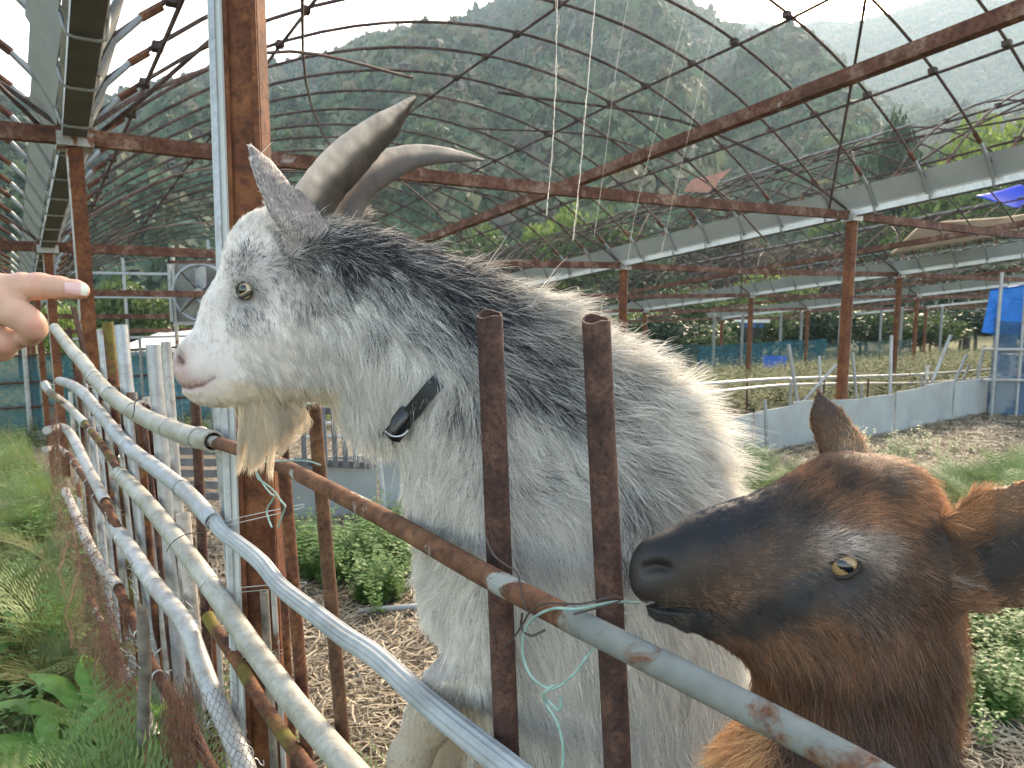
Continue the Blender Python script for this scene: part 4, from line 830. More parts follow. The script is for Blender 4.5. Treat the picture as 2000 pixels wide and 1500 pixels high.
lock('beard', 480, ((530, 775, -14), (572, 785, 14)), [(550, 780, 0), (574, 808, 5), (578, 838, 8), (562, 868, 8)], .008, cream, .010, goat, hair_w, thin=.6, m=14)
lock('beard', 1900, ((672, 790, -30), (735, 815, 34)), [(700, 800, 0), (708, 830, 0), (726, 852, 0)], .009, (.8, .76, .7), .002, goat, hair_w, thin=.5)
# horns
def horn(pts, wdeg, cols, seed):               # pts: x,y,w(depth px),half width px,half thickness px
    c = crom(np.array([G(a, b, w_) for a, b, w_, _, _ in pts]), 10); hw = crom(np.array([[q[3], q[4], 0] for q in pts]), 10)*K1; n = len(c); sides = 30; t = np.gradient(c, axis=0); t /= np.linalg.norm(t, axis=1)[:, None]; V = []; C = []
    for i in range(n):
        zax = np.array([0, 0, -1.]); zax -= t[i]*(zax@t[i]); zax /= np.linalg.norm(zax); nrm = np.cross(t[i], zax); tw = wdeg*i/n
        if nrm[1] < 0: nrm = -nrm                    # outer (upper) side of the curve
        u_, v_ = nrm*math.cos(tw)+zax*math.sin(tw), -nrm*math.sin(tw)+zax*math.cos(tw)
        for k in range(sides):
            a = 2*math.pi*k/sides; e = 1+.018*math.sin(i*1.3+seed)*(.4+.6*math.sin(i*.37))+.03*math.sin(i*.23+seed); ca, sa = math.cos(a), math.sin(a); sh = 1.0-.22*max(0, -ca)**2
            V.append(c[i]+u_*ca*hw[i][0]*e+v_*sa*hw[i][1]*sh*e); top = ca*.85-sa*.25; bl = 1/(1+math.exp(-(top+.30+.04*math.sin(i*.5))*14)); nz = .75+.5*float(vnoise(np.array([i*.5, k*.35, seed]), 5)); C.append((np.array(cols[0])*nz)*bl+np.array(cols[1])*(1-bl))  # dark underside: the horn's dirty lower face plus some painted shade
    F = [(i*sides+k, i*sides+(k+1) % sides, (i+1)*sides+(k+1) % sides, (i+1)*sides+k) for i in range(n-1) for k in range(sides)]; F.append(tuple((n-1)*sides+k for k in range(sides)))
    return np.array(V), F, np.array(C)
hm = M('horn'); at = hm.n('ShaderNodeAttribute'); at.attribute_name = 'tint'; nn_ = hm.noise(60, 7, .7, hm.coord((1, 1, .35))); hm.base(hm.mix(hm.ramp(nn_, [(.35, (.0, .0, .0)), (.75, (.55, .55, .55))]), at.outputs['Color'], (.16, .11, .08)), .5, 0, .4); hm.bump(hm.noise(140, 6, .7), .5, .0015); hm = hm.m
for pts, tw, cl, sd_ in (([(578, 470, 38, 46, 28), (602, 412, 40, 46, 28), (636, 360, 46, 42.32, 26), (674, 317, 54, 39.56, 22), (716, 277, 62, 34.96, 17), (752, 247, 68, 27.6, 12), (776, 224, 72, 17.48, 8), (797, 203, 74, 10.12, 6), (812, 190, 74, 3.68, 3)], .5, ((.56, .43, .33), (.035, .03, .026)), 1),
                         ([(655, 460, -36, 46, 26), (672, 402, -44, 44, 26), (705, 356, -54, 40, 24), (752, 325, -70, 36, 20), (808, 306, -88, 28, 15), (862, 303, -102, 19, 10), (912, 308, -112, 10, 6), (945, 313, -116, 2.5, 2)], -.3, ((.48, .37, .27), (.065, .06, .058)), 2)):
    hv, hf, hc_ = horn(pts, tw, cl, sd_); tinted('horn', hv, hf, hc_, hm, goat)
# collar: a band lying round the neck, with its buckle
cb = []
for x, y in colr[:-1]:
    q = surf(V, x, y, 9); q = q if q is not None else cam3(x, y, D-.08); cb.append(q+np.array([-.002, -.001, -.012 if y > 750 else .006]))
cb = np.array(cb); low = cam3(748, 868, D); top = cam3(945, 590, D); far = cb[::-1].copy(); far[:, 2] = 2*D-far[:, 2]
loop = np.concatenate([[top], cb, [low], far, [top]]); loop = crom(loop, 6); mbk = MB(); tt_ = np.gradient(loop, axis=0); tt_ /= np.linalg.norm(tt_, axis=1)[:, None]; cen = loop.mean(0); nax = np.array([.80, .60, 0]); v = []
for p, t_ in zip(loop, tt_):
    o_ = p-cen; o_ -= t_*(o_@t_); o_ /= np.linalg.norm(o_); b_ = np.cross(t_, o_)
    v += [p+b_*.011+o_*.0015, p-b_*.011+o_*.0015, p-b_*.011-o_*.0015, p+b_*.011-o_*.0015]
n = len(loop); mbk.add(c2w(np.array(v)), [(i*4+k, i*4+(k+1) % 4, (i+1)*4+(k+1) % 4, (i+1)*4+k) for i in range(n-1) for k in range(4)])
collar = empty('collar', tuple(c2w(cen)), label='black webbing collar with a dark plastic buckle round the white goat\'s neck', cat='collar')
blk = plain('black_webbing', (.012, .014, .014), .6, .3, 200); mbk.build('strap', blk, collar, smooth=True)
bq = cb[-2]; mbk = MB(); v, f = tube(np.array([cam3(797, 800, D-.075), cam3(783, 826, D-.080), cam3(768, 858, D-.078)]), [.012, .015, .010], 12); mbk.add(c2w(v), f); mbk.build('buckle', plain('black_plastic', (.008, .009, .010), .25), collar, smooth=True)
mbk = MB(); v, f = tube(crom(np.array([cam3(752, 842, D-.092), cam3(768, 852, D-.098), cam3(786, 850, D-.098), cam3(797, 840, D-.094)]), 5), .0012, 6); mbk.add(c2w(v), f); mbk.build('ring', MAT['wire'], collar, smooth=True)
# ------------------------------------------------------------------ brown goat
D2 = .83; K2 = D2/1500
def H(x, y, w=0, r=None): return G(x, y, w, r, D2)
s = SDF(cam3(1200, 3340, D2)-[0, 0, .16], cam3(2160, 740, D2)+[.02, 0, .20], .0036, .72)
s.chain([H(1296, 1108, 10, 56), H(1400, 1098, 6, 88), H(1500, 1086, 0, 106), H(1620, 1048, 0, 122), H(1690, 1042, 0, 122)], .03, .70)
s.chain([H(1308, 1150, 10, 44), H(1420, 1172, 6, 62), H(1560, 1200, 0, 112), H(1660, 1180, 0, 150)], .03, .66)
s.chain([H(1290, 1186, 10, 26), H(1340, 1196, 10, 28), H(1400, 1200, 8, 30)], .008, .8)
s.cap(H(1262, 1112, 12)[:3], H(1266, 1135, 12)[:3], 30*K2, 34*K2, .01, .9); s.cap(H(1276, 1084, 12)[:3], H(1300, 1080, 10)[:3], 30*K2, 36*K2, .012, .9)
s.cap(H(1672, 1058)[:3], H(1748, 1094)[:3], 138*K2, 118*K2, .03, .75); s.cap(H(1650, 940)[:3], H(1740, 980)[:3], 40*K2, 62*K2, .03, .9)
for sg in (1, -1):
    s.cap(H(1600, 1062, 84*sg)[:3], H(1690, 1050, 92*sg)[:3], 30*K2, 28*K2, .02, .7); s.cap(H(1500, 1180, 56*sg)[:3], H(1600, 1200, 84*sg)[:3], 40*K2, 40*K2, .03, .6)
    s.cap(H(1722, 985, 40*sg)[:3], H(1745, 975, 46*sg)[:3], 24*K2, 20*K2, .015, 1)
s.chain([H(1685, 1150, 0, 142), H(1678, 1300, -15, 148), H(1655, 1480, -40, 162), H(1680, 1700, -60, 205), H(1760, 2050, -70, 250), H(1850, 2450, -75, 210), H(1900, 2620, -75, 170)], .05, .72)
s.chain([H(1640, 1480, 0, 120), H(1540, 1560, 30, 96), H(1480, 1680, 30, 60)], .05, .8)
for sg in (1, -1):
    s.chain([H(1560, 1700, 80*sg-60, 90), H(1500, 1900, 85*sg-60, 48), H(1490, 2100, 85*sg-60, 36), H(1500, 2150, 85*sg-60, 38)], .02, .9)
    s.chain([H(1890, 2560, 70*sg-70, 130), H(1840, 2760, 85*sg-70, 80), H(1960, 2960, 85*sg-70, 45), H(1910, 3160, 85*sg-70, 38), H(1890, 3290, 85*sg-70, 40)], .03, .9)
s.leaf([(*H(1672, 930, -58)[:3], 36*K2, 18*K2), (*H(1640, 868, -78)[:3], 27*K2, 8*K2), (*H(1613, 812, -90)[:3], 18*K2, 6.5*K2), (*H(1598, 766, -95)[:3], 5*K2, 4.6*K2)], (1, .15, -.3), .012)
s.leaf([(*H(1805, 1112, 80)[:3], 40*K2, 24*K2), (*H(1880, 1104, 104)[:3], 48*K2, 9*K2), (*H(1965, 1070, 124)[:3], 62*K2, 6.5*K2), (*H(2055, 1030, 140)[:3], 50*K2, 6*K2), (*H(2130, 995, 150)[:3], 14*K2, 5*K2)], (-.30, -1, .10), .014)
s.dent([H(1268, 1178, 20)[:2], H(1300, 1186, 28)[:2], H(1340, 1186, 30)[:2], H(1376, 1186, 34)[:2]], .0030, .010, (D2-.12, D2+.12))
s.dent([H(1262, 1110, 34)[:2], H(1282, 1104, 38)[:2], H(1300, 1108, 40)[:2]], .0042, .011, (D2-.12, D2-.012)); s.dent([H(1648, 1112, 92)[:2], H(1651, 1112, 92)[:2]], .0135, .008, (D2-.14, D2-.02))
s.dent([H(1545, 1128, 80)[:2], H(1610, 1096, 86)[:2]], .006, .003, (D2-.14, D2-.02))
V, F = s.mesh(2)
cm = [((1240, 1110), (.03, .025, .022)), ((1260, 1150), (.05, .035, .028)), ((1300, 1060), (.012, .012, .015)), ((1300, 1110), (.05, .038, .03)), ((1330, 1120), (.08, .05, .035)), ((1310, 1150), (.13, .085, .055)), ((1370, 1150), (.10, .05, .028)), ((1350, 1195), (.012, .010, .010)), ((1290, 1195), (.02, .016, .014)), ((1380, 1030), (.010, .012, .018)), ((1450, 1010), (.014, .014, .018)), ((1390, 1080), (.07, .04, .028)), ((1450, 1080), (.12, .065, .04)), ((1400, 1125), (.14, .075, .043)), ((1350, 1100), (.08, .045, .03)), ((1460, 1050), (.08, .048, .032)),
      ((1500, 1060), (.06, .035, .022)), ((1480, 1110), (.08, .045, .028)), ((1540, 990), (.04, .024, .018)), ((1520, 1030), (.08, .045, .028)), ((1580, 950), (.12, .055, .025)), ((1620, 935), (.03, .02, .016)), ((1680, 940), (.02, .014, .012)), ((1650, 925), (.10, .045, .02)), ((1640, 985), (.24, .115, .055)), ((1690, 985), (.17, .08, .04)), ((1600, 1000), (.15, .075, .04)), ((1560, 1040), (.30, .24, .21)), ((1600, 1045), (.36, .31, .28)), ((1650, 1050), (.26, .20, .17)), ((1540, 1070), (.24, .18, .15)), ((1500, 1092), (.15, .10, .08)),
      ((1610, 1085), (.03, .02, .018)), ((1560, 1105), (.018, .015, .015)), ((1520, 1140), (.015, .013, .014)), ((1470, 1170), (.016, .013, .013)), ((1420, 1190), (.02, .015, .013)), ((1590, 1120), (.07, .05, .045)), ((1650, 1150), (.08, .048, .035)), ((1700, 1120), (.06, .032, .02)), ((1720, 1070), (.11, .055, .03)), ((1760, 1030), (.05, .028, .02)), ((1740, 970), (.20, .095, .04)), ((1800, 980), (.26, .13, .06)), ((1850, 1050), (.20, .09, .04)), ((1800, 1080), (.08, .042, .025)), ((1560, 1180), (.13, .062, .03)), ((1480, 1220), (.14, .068, .033)), ((1420, 1240), (.11, .052, .027)), ((1600, 1230), (.12, .056, .028)), ((1680, 1220), (.09, .042, .022)), ((1760, 1180), (.08, .036, .018)), ((1840, 1150), (.17, .085, .045)), ((1620, 1320), (.07, .032, .017)), ((1700, 1320), (.07, .03, .016)), ((1780, 1300), (.06, .027, .015)), ((1850, 1300), (.15, .07, .03)), ((1560, 1330), (.10, .045, .022)), ((1650, 1420), (.045, .022, .014)), ((1740, 1430), (.05, .023, .014)), ((1560, 1400), (.05, .024, .014)), ((1440, 1440), (.36, .20, .095)), ((1500, 1500), (.30, .165, .085)), ((1560, 1480), (.16, .08, .04)), ((1420, 1500), (.34, .2, .10)), ((1700, 1700), (.08, .04, .02)), ((1900, 2500), (.08, .04, .02)), ((1500, 2100), (.05, .03, .02)), ((1610, 800), (.11, .055, .03)), ((1640, 880), (.15, .075, .038)), ((1595, 780), (.03, .02, .015)), ((1675, 905), (.3, .2, .13)), ((1900, 1100), (.16, .085, .045)), ((2000, 1050), (.13, .065, .035))]
bc = Field([a for a, _ in cm], [b for _, b in cm], D2, 30)
cb2 = Field([(1250, 1110), (1300, 1060), (1300, 1150), (1330, 1200), (1400, 1040), (1400, 1110), (1480, 1000), (1480, 1090), (1560, 950), (1540, 1040), (1640, 930), (1600, 1000), (1600, 1050), (1680, 1010), (1720, 960), (1800, 960), (1850, 1050), (1600, 1130), (1520, 1150), (1440, 1190), (1480, 1230), (1560, 1200), (1650, 1180), (1720, 1120), (1780, 1080), (1620, 1280), (1700, 1250), (1800, 1200), (1850, 1250), (1560, 1350), (1700, 1400), (1820, 1400), (1440, 1450), (1500, 1520), (1700, 1800), (1900, 2600), (1600, 810), (1640, 880)],
            [(.6, -.2, 5.2, 0.12), (1, -.3, 7.8, 0.19), (1, .1, 6.5, 0.19), (.8, .4, 9.1, 0.38), (1, -.3, 10.4, 0.22), (1, 0, 10.4, 0.19), (1, -.5, 13, 0.25), (1, -.1, 13, 0.22), (1, -.5, 15.6, 0.38), (1, -.3, 16.9, 0.25), (.8, -.3, 19.5, 0.62), (1, -.3, 18.2, 0.28), (1, -.1, 18.2, 0.25), (1, .0, 18.2, 0.28), (.9, .1, 23.4, 0.56), (.9, .3, 23.4, 0.50), (.8, .6, 23.4, 0.50), (.9, .5, 11.7, 0.19), (.9, .3, 14.3, 0.19), (.8, .5, 16.9, 0.31), (.7, .8, 23.4, 0.44), (.7, .7, 20.8, 0.25), (.6, .8, 20.8, 0.22), (.9, .5, 15.6, 0.22), (.9, .4, 18.2, 0.25), (.3, 1, 28.6, 0.28), (.4, 1, 28.6, 0.25), (.6, 1, 28.6, 0.31), (.5, 1, 31.2, 0.50), (.1, 1, 36.4, 0.31), (.2, 1, 33.8, 0.28), (.3, 1, 33.8, 0.50), (-.6, .5, 46.8, 0.62), (-.4, .8, 52, 0.44), (.2, 1, 39, 0.25), (.2, 1, 39, 0.25), (-.1, -1, 7.8, 0.31), (-.1, -1, 10.4, 0.31)], D2, 38)
def nearear(px, py, z): return (px > 1858-(py-1100)*.1) & (z < D2-84*K2) & (py < 1240) & (py > 900)
def inner(px, py):
    ax, ay, bx, by = 1895, 1122, 2120, 1015; t = np.clip(((px-ax)*(bx-ax)+(py-ay)*(by-ay))/((bx-ax)**2+(by-ay)**2), 0, 1); d = np.hypot(px-ax-t*(bx-ax), py-ay-t*(by-ay)); return np.clip(1.5-d/(62-22*t), 0, 1)*(t > .02)
def bcol(R, n):
    px, py = proj(R); c = bc(R)*(.6+.9*mottle(R, 45, 4))[:, None]*RNG.uniform(.5, 1.9, (len(R), 1))*(.45+1.15*vnoise(R*np.array([200, 330, 330]), 8))[:, None]; i_ = inner(px, py)*nearear(px, py, R[:, 2]); c = c*(1-i_[:, None])+i_[:, None]*np.array([.02, .014, .012]); return (c+.003+.028*RNG.uniform(0, 1, (len(R), 1))**4)*np.array([1.40, 1.36, 1.28])
def bcomb(R):
    c = cb2(R); px, py = proj(R); e = nearear(px, py, R[:, 2]); c[e] = np.array([.9, -.45, 9, .25]); ed = e & (px < 1925); c[ed] = np.array([.8, -.5, 20, .5]); return c
px, py = proj(V); base = bc(V)*.4; i_ = (inner(px, py)*nearear(px, py, V[:, 2]))[:, None]; base = base*(1-i_)+i_*np.array([.014, .010, .009]); base[py > 3200] = .03  # hide darker than the coat, painting in shade among the strands
nz_ = np.exp(-(((px-1262)/30)**2+((py-1125)/36)**2))[:, None]; base = base*(1-nz_)+nz_*np.array([.035, .028, .026]); mo = np.exp(-(((px-1320)/58)**2+((py-1190)/9)**2))[:, None]; base = base*(1-mo)+mo*.006
kid = empty('goat', tuple(P(1890, 3300, D2)), label='brown goat with black face stripes and no horns, peering up behind the top rail', cat='goat')
hide2 = skinmat('brown_goat_hide', .55); tinted('body', V, F, base, hide2, kid)
ec = surf(V, 1648, 1112, 8); ec = (ec if ec is not None else cam3(1648, 1112, D2-.05))+np.array([0, 0, .0075])
eyeball('eye', ec, .0165, (-.25, .05, -1), kid, (.32, .20, .09), (.003, .006, .012), (.05, .03, .022), ang=.55, pw=.50, ph=.27, ir=.80)
lids(ec, .0165, (-.25, .05, -1), kid, (.025, .015, .012), .0028, .66, 1.06, ang=-.55)
ec2 = ec.copy(); ec2[2] = 2*D2-ec[2]; eyeball('eye', ec2, .0165, (-.25, .05, 1), kid, (.32, .20, .09), (.003, .006, .012), (.05, .03, .022))
def bkeep(C, px, py):
    k = 1-np.exp(-(((px-1648)/34)**2+((py-1112)/27)**2)**2); k *= 1-.9*np.exp(-(((px-1250)/30)**2+((py-1115)/32)**2)); k *= 1-.75*np.exp(-(((px-1325)/52)**2+((py-1188)/8)**2)); i_ = inner(px, py)*nearear(px, py, C[:, 2]); return k*(1-.8*i_)*np.where((px < 1500) & (py < 1260), 2.4, 1)
grow('coat', V, F, 190000, bcomb, bcol, .00027, kid, D2, hair_b, K=5, keep=bkeep, grav=.08, wild=.2, clump=.75, cs=170)
# pale hairs fringing the open ear, and the bright tuft of the chest
def fringe(name, a, b, n, dirp, L0, col): 
    A = np.array(H(*a)); B = np.array(H(*b)); u = RNG.uniform(0, 1, (n, 1)); R = A+(B-A)*u+RNG.normal(0, .0022, (n, 3)); t = np.linspace(0, 1, 6)[None, :, None]; d = np.array([dirp[0], -dirp[1], -.25])+RNG.normal(0, .28, (n, 3)); Lh = L0*RNG.uniform(.4, 1.1, (n, 1, 1)); pos = R[:, None]+d[:, None]*t*Lh+np.array([0, -1, 0])*t*t*Lh*.25
    strands(name, c2w(pos), .00022*np.linspace(1, .3, 6)[None, :], hair_b, kid, np.array(col)*RNG.uniform(.6, 1.2, (n, 1)), kind='stuff')
fringe('ear_hair', (1856, 1125, 112), (1890, 1152, 112), 600, (.75, -.35), .020, (.42, .34, .28)); fringe('ear_hair', (1862, 1080, 110), (1985, 1022, 130), 700, (.6, .45), .015, (.30, .21, .15)); fringe('ear_hair', (1900, 1152, 112), (2060, 1090, 136), 600, (.6, -.25), .011, (.40, .32, .26))
# ------------------------------------------------------------------ pointing hand
DH = .66; KH = DH/1500
def J(x, y, w=0, r=None): return G(x, y, w, r, DH)
s = SDF(cam3(-620, 1010, DH)-[0, 0, .09], cam3(185, 480, DH)+[0, 0, .10], .0014, .88)
s.chain([J(-70, 580, 10, 33), J(-10, 566, 14, 29), J(48, 560, 14, 26.5), J(78, 559, 13, 24.5), J(116, 562, 12, 21), J(150, 566, 11, 17.5), J(160, 567.5, 11, 14)], .004, .95)        # index
s.chain([J(-60, 560, 0, 34), J(-10, 590, 30, 38), J(38, 616, 40, 27), J(60, 630, 38, 23), J(66, 642, 30, 22), J(58, 655, 14, 19), J(36, 662, -4, 17), J(26, 660, -12, 15)], .005, .95)     # middle, curled
s.chain([J(-70, 600, -10, 36), J(-20, 650, 16, 30), J(8, 668, 18, 24), J(4, 684, 4, 20), J(-20, 686, -12, 17)], .005, .95)            # ring
s.chain([J(-90, 620, -20, 34), J(-50, 690, -2, 26), J(-34, 706, -4, 20), J(-50, 715, -20, 17)], .005, .95)                        # little
s.chain([J(-140, 640, -60, 36), J(-70, 640, -66, 28), J(-20, 650, -62, 24), J(22, 655, -46, 19), J(32, 652, -40, 16)], .006, .9)    # thumb behind
s.cap(J(72, 628, 40)[:3], J(78, 633, 40)[:3], 9*KH, 6*KH, .003, 1)
s.chain([J(-60, 590, 0, 58), J(-150, 640, -10, 78), J(-250, 700, -20, 62), J(-400, 800, -30, 66), J(-600, 930, -40, 80)], .02, .8)
s.dent([J(62, 535)[:2], J(70, 545)[:2], J(62, 560)[:2]], .0012, .0009, (DH-.03, DH+.02)); s.dent([J(68, 533)[:2], J(77, 545)[:2], J(74, 560)[:2]], .0010, .0008, (DH-.03, DH+.02)); s.dent([J(120, 546)[:2], J(122, 562)[:2]], .0010, .0004, (DH-.03, DH+.02))
V, F = s.mesh(2); px, py = proj(V); sk = np.tile(np.array([.52, .30, .205]), (len(V), 1))*(.9+.2*mottle(V, 90, 3))[:, None]
for cx, cy, rx_, ry_ in ((150, 572, 24, 14), (66, 640, 20, 26), (66, 548, 12, 16), (8, 675, 20, 20), (75, 630, 9, 9)): k = np.exp(-(((px-cx)/rx_)**2+((py-cy)/ry_)**2))[:, None]; sk = sk*(1-.45*k)+.45*k*np.array([.62, .27, .22])
skin = skinmat('skin', .5, .25, .0003, 900)
person = empty('person', tuple(P(-600, 930, DH)), label='hand of a person pointing one finger at the white goat from beyond the fence end', cat='person')
tinted('hand', V, F, sk, skin, person)
# finger nail: a thin curved plate on the index finger
A = np.array(J(124, 560, 28)); nv = []; nf = []
for i in range(9):
    for k in range(7):
        u = i/8; vv = (k/6-.5)*2; x = 126+u*47; y = 560+u*5+vv*(10+2.2*math.sin(u*2.4))+1; wz = 15.5+math.sqrt(max(0, 1-(vv*.62)**2))*(19.5-4.0*u)
        nv.append(J(x-(vv*vv)*4*(u > .8), y, wz))
nf = [(i*7+k, i*7+k+1, (i+1)*7+k+1, (i+1)*7+k) for i in range(8) for k in range(6)]; nv = np.array(nv); uu = np.repeat(np.linspace(0, 1, 9), 7)
nc = np.where((uu > .72)[:, None], np.array([.80, .72, .58]), np.array([.70, .42, .38])); tinted('fingernail', nv, nf, nc, skinmat('nail', .25, .2, .0001), person)
mb = MB(); v, f = tube(crom(np.array([J(-330, 755, -26), J(-450, 835, -32), J(-620, 945, -42), J(-900, 1100, -60)]), 5), [.030]*5+[.036]*5+[.045]*6, 24); mb.add(c2w(v), f); mb.build('sleeve', plain('dark_blue_cloth', (.05, .06, .09), .9, .2, 60), person, smooth=True)
# ------------------------------------------------------------------ foliage near the camera
fern_m = leafmat('fern_leaves', [(.07, .12, .03), (.13, .21, .055), (.22, .29, .10), (.10, .16, .05), (.20, .20, .08)], .35, .55, attr=True)
fern_dry = leafmat('yellowing_fern_leaves', [(.10, .13, .04), (.16, .17, .06), (.08, .12, .04), (.14, .11, .05)], .35, .6, attr=True)
weed_m = leafmat('weed_leaves', [(.07, .16, .03), (.11, .21, .05), (.16, .25, .07)], .4, .5, attr=True)
grass_m = leafmat('grass_blades', [(.08, .15, .035), (.13, .21, .05), (.19, .25, .08), (.28, .26, .13)], .35, .55, attr=True)
straw_m = leafmat('straw', [(.16, .12, .08), (.30, .24, .16), (.42, .35, .24), (.22, .17, .12)], .1, .7)
def frond(V, F, base, az, L, droop, w0=.36):
    n = 18; p = np.array(base, float); el = random.uniform(.75, 1.4); cur = []
    for i in range(n+1):
        u = i/n; d = np.array([math.cos(az)*math.cos(el), math.sin(az)*math.cos(el), math.sin(el)]); cur.append((p.copy(), d)); p = p+d*L/n; el -= droop/n
    side = np.array([-math.sin(az), math.cos(az), 0])
    for i in range(2, n+1):
        p, d = cur[i]; u = i/n; pl = L*w0*math.sin(min(1, (1-u)*1.25+.05)*math.pi*.55)*random.uniform(.85, 1.1); up = np.cross(side, d)
        for sg in (-1, 1):
            ax = side*sg*.88+d*.45; ax /= np.linalg.norm(ax); m_ = 10
            for k in range(1, m_+1):
                q = p+ax*pl*k/m_-up*pl*.18*(k/m_)**2; ll = pl*.17*(1.15-k/m_)+.003; la = d*.9+ax*.45; la /= np.linalg.norm(la)
                for s2 in (-1, 1):
                    tipv = q+(la*s2+ax*.35)*ll+np.array([0, 0, random.uniform(-.2, .1)*ll]); b_ = len(V); V += [q-ax*ll*.22, tipv, q+ax*ll*.24]; F.append((b_, b_+1, b_+2))
    for i in range(n):
        p, d = cur[i]; p2 = cur[i+1][0]; b_ = len(V); V += [p-side*.0018, p+side*.0018, p2+side*.0012, p2-side*.0012]; F.append((b_, b_+1, b_+2, b_+3))
def fern(nf, L, mat_, droop=1.3):
    V = []; F = []
    for i in range(nf): frond(V, F, (0, 0, 0), i*6.283/nf+random.uniform(-.4, .4), L*random.uniform(.7, 1.1), droop*random.uniform(.7, 1.3))
    me = bpy.data.meshes.new('fern'); me.from_pydata([tuple(v) for v in V], [], F); me.materials.append(mat_); return me
ferns = variants('fern', [fern(7, .42, fern_m), fern(6, .38, fern_m, 1.6), fern(6, .40, fern_dry), fern(8, .34, fern_m, 1.0)])
def blades(n, h, spread, mat_, wd=.004, name='grass'):
    V = []; F = []
    for i in range(n):
        a = random.uniform(0, 6.28); r = spread*random.random()**.6; p = np.array([math.cos(a)*r, math.sin(a)*r, 0]); lean = random.uniform(.1, .9); az = random.uniform(0, 6.28); hh = h*random.uniform(.4, 1.1); sd_ = np.array([-math.sin(az), math.cos(az), 0])*wd; b_ = len(V)
        for k in range(4):
            t = k/3; q = p+np.array([math.cos(az)*lean*t*t*hh, math.sin(az)*lean*t*t*hh, hh*t*(1-.25*lean*t)]); V += [q-sd_*(1-t*.9), q+sd_*(1-t*.9)]
        for k in range(3): F.append((b_+2*k, b_+2*k+1, b_+2*k+3, b_+2*k+2))
    me = bpy.data.meshes.new(name); me.from_pydata([tuple(v) for v in V], [], F); me.materials.append(mat_); return me
def weed(n, h, mat_, ls=.022, name='weed'):
    V = []; F = []
    for s_ in range(n):
        az = random.uniform(0, 6.28); ln = random.uniform(.1, .7); hh = h*random.uniform(.5, 1.1)
        for k in range(1, 9):
            t = k/8; q = np.array([math.cos(az)*ln*t*hh, math.sin(az)*ln*t*hh, hh*t])
            for z in range(2):
                a = random.uniform(0, 6.28); d = np.array([math.cos(a), math.sin(a), random.uniform(-.2, .5)]); sd_ = np.array([-math.sin(a), math.cos(a), random.uniform(-.3, .3)]); l_ = ls*random.uniform(.6, 1.3)*(1.2-.5*t); b_ = len(V); V += [q, q+d*l_*.5+sd_*l_*.3, q+d*l_, q+d*l_*.5-sd_*l_*.3]; F.append((b_, b_+1, b_+2, b_+3))
    me = bpy.data.meshes.new(name); me.from_pydata([tuple(v) for v in V], [], F); me.materials.append(mat_); return me
grasses = variants('grass', [blades(30, .22, .10, grass_m), blades(26, .30, .12, grass_m, .003), blades(34, .14, .10, grass_m)])
weeds = variants('weed', [weed(7, .16, weed_m), weed(9, .12, weed_m, .018), weed(6, .2, weed_m, .026)])
def onground(n, x0, x1, y0, y1, cond=None):
    p = np.stack([RNG.uniform(x0, x1, n), RNG.uniform(y0, y1, n)], 1)
    if cond is not None: p = p[cond(p[:, 0], p[:, 1])]
    return np.stack([p[:, 0], p[:, 1], ground_z(p[:, 0], p[:, 1])], 1)
def fence_side(x, y): return (x-(-.44))*1.17+(y-1.49)*.985     # >0 inside the pen
PY = PLAN[:, 1]; PXX = PLAN[:, 0]
def fx_at(y): return np.where(y > 4.4, -2.6-(y-4.4)*.68, np.interp(y, PY, PXX))
out_ = lambda x, y: x < fx_at(y)-.10
def sc_at(px, py, zguess=0.0):                 # ground point seen at a photo position
    r = c2w(cam3(px, py, 1.0))-np.array([0, 0, EYE]); d = -EYE/r[2]
    for _ in range(12):
        q = r*d; d = (gz(q[0], q[1])-EYE)/r[2]
    return r[0]*d, r[1]*d
pf = onground(850, -6.5, -.3, 1.1, 8.0, lambda x, y: out_(x, y) & (x > -y*.85-.2) & ((y < 4.6) | (x > fx_at(y)-.9)) & ((y > 2.7) | (RNG.uniform(0, 1, x.shape) < .35)))
DOCK = [sc_at(205, 1475), sc_at(105, 1530), sc_at(310, 1530)]
for dx_, dy_ in DOCK: pf = pf[np.hypot(pf[:, 0]-dx_, pf[:, 1]-dy_) > .42]
scatter('fern_undergrowth', pf+[0, 0, -.02], ferns, RNG.uniform(.55, 1.75, len(pf))*np.clip(1.4-.12*pf[:, 1], .6, 1.3), kind='stuff')
pg = onground(9000, -9, -.2, 1.0, 12, lambda x, y: out_(x, y) & (x > -y*.85-.5) & ((y > 5) | (RNG.uniform(0, 1, x.shape) < .35) | (y < 2.2))); scatter('grass', pg, grasses, RNG.uniform(.5, 1.3, len(pg)), kind='stuff')
pw = onground(2600, -8, -.3, 1.0, 11, lambda x, y: out_(x, y) & (x > -y*.85-.3))
for dx_, dy_ in DOCK: pw = pw[np.hypot(pw[:, 0]-dx_, pw[:, 1]-dy_) > .22]
scatter('leafy_weeds', pw, weeds, RNG.uniform(.8, 1.9, len(pw)), kind='stuff')
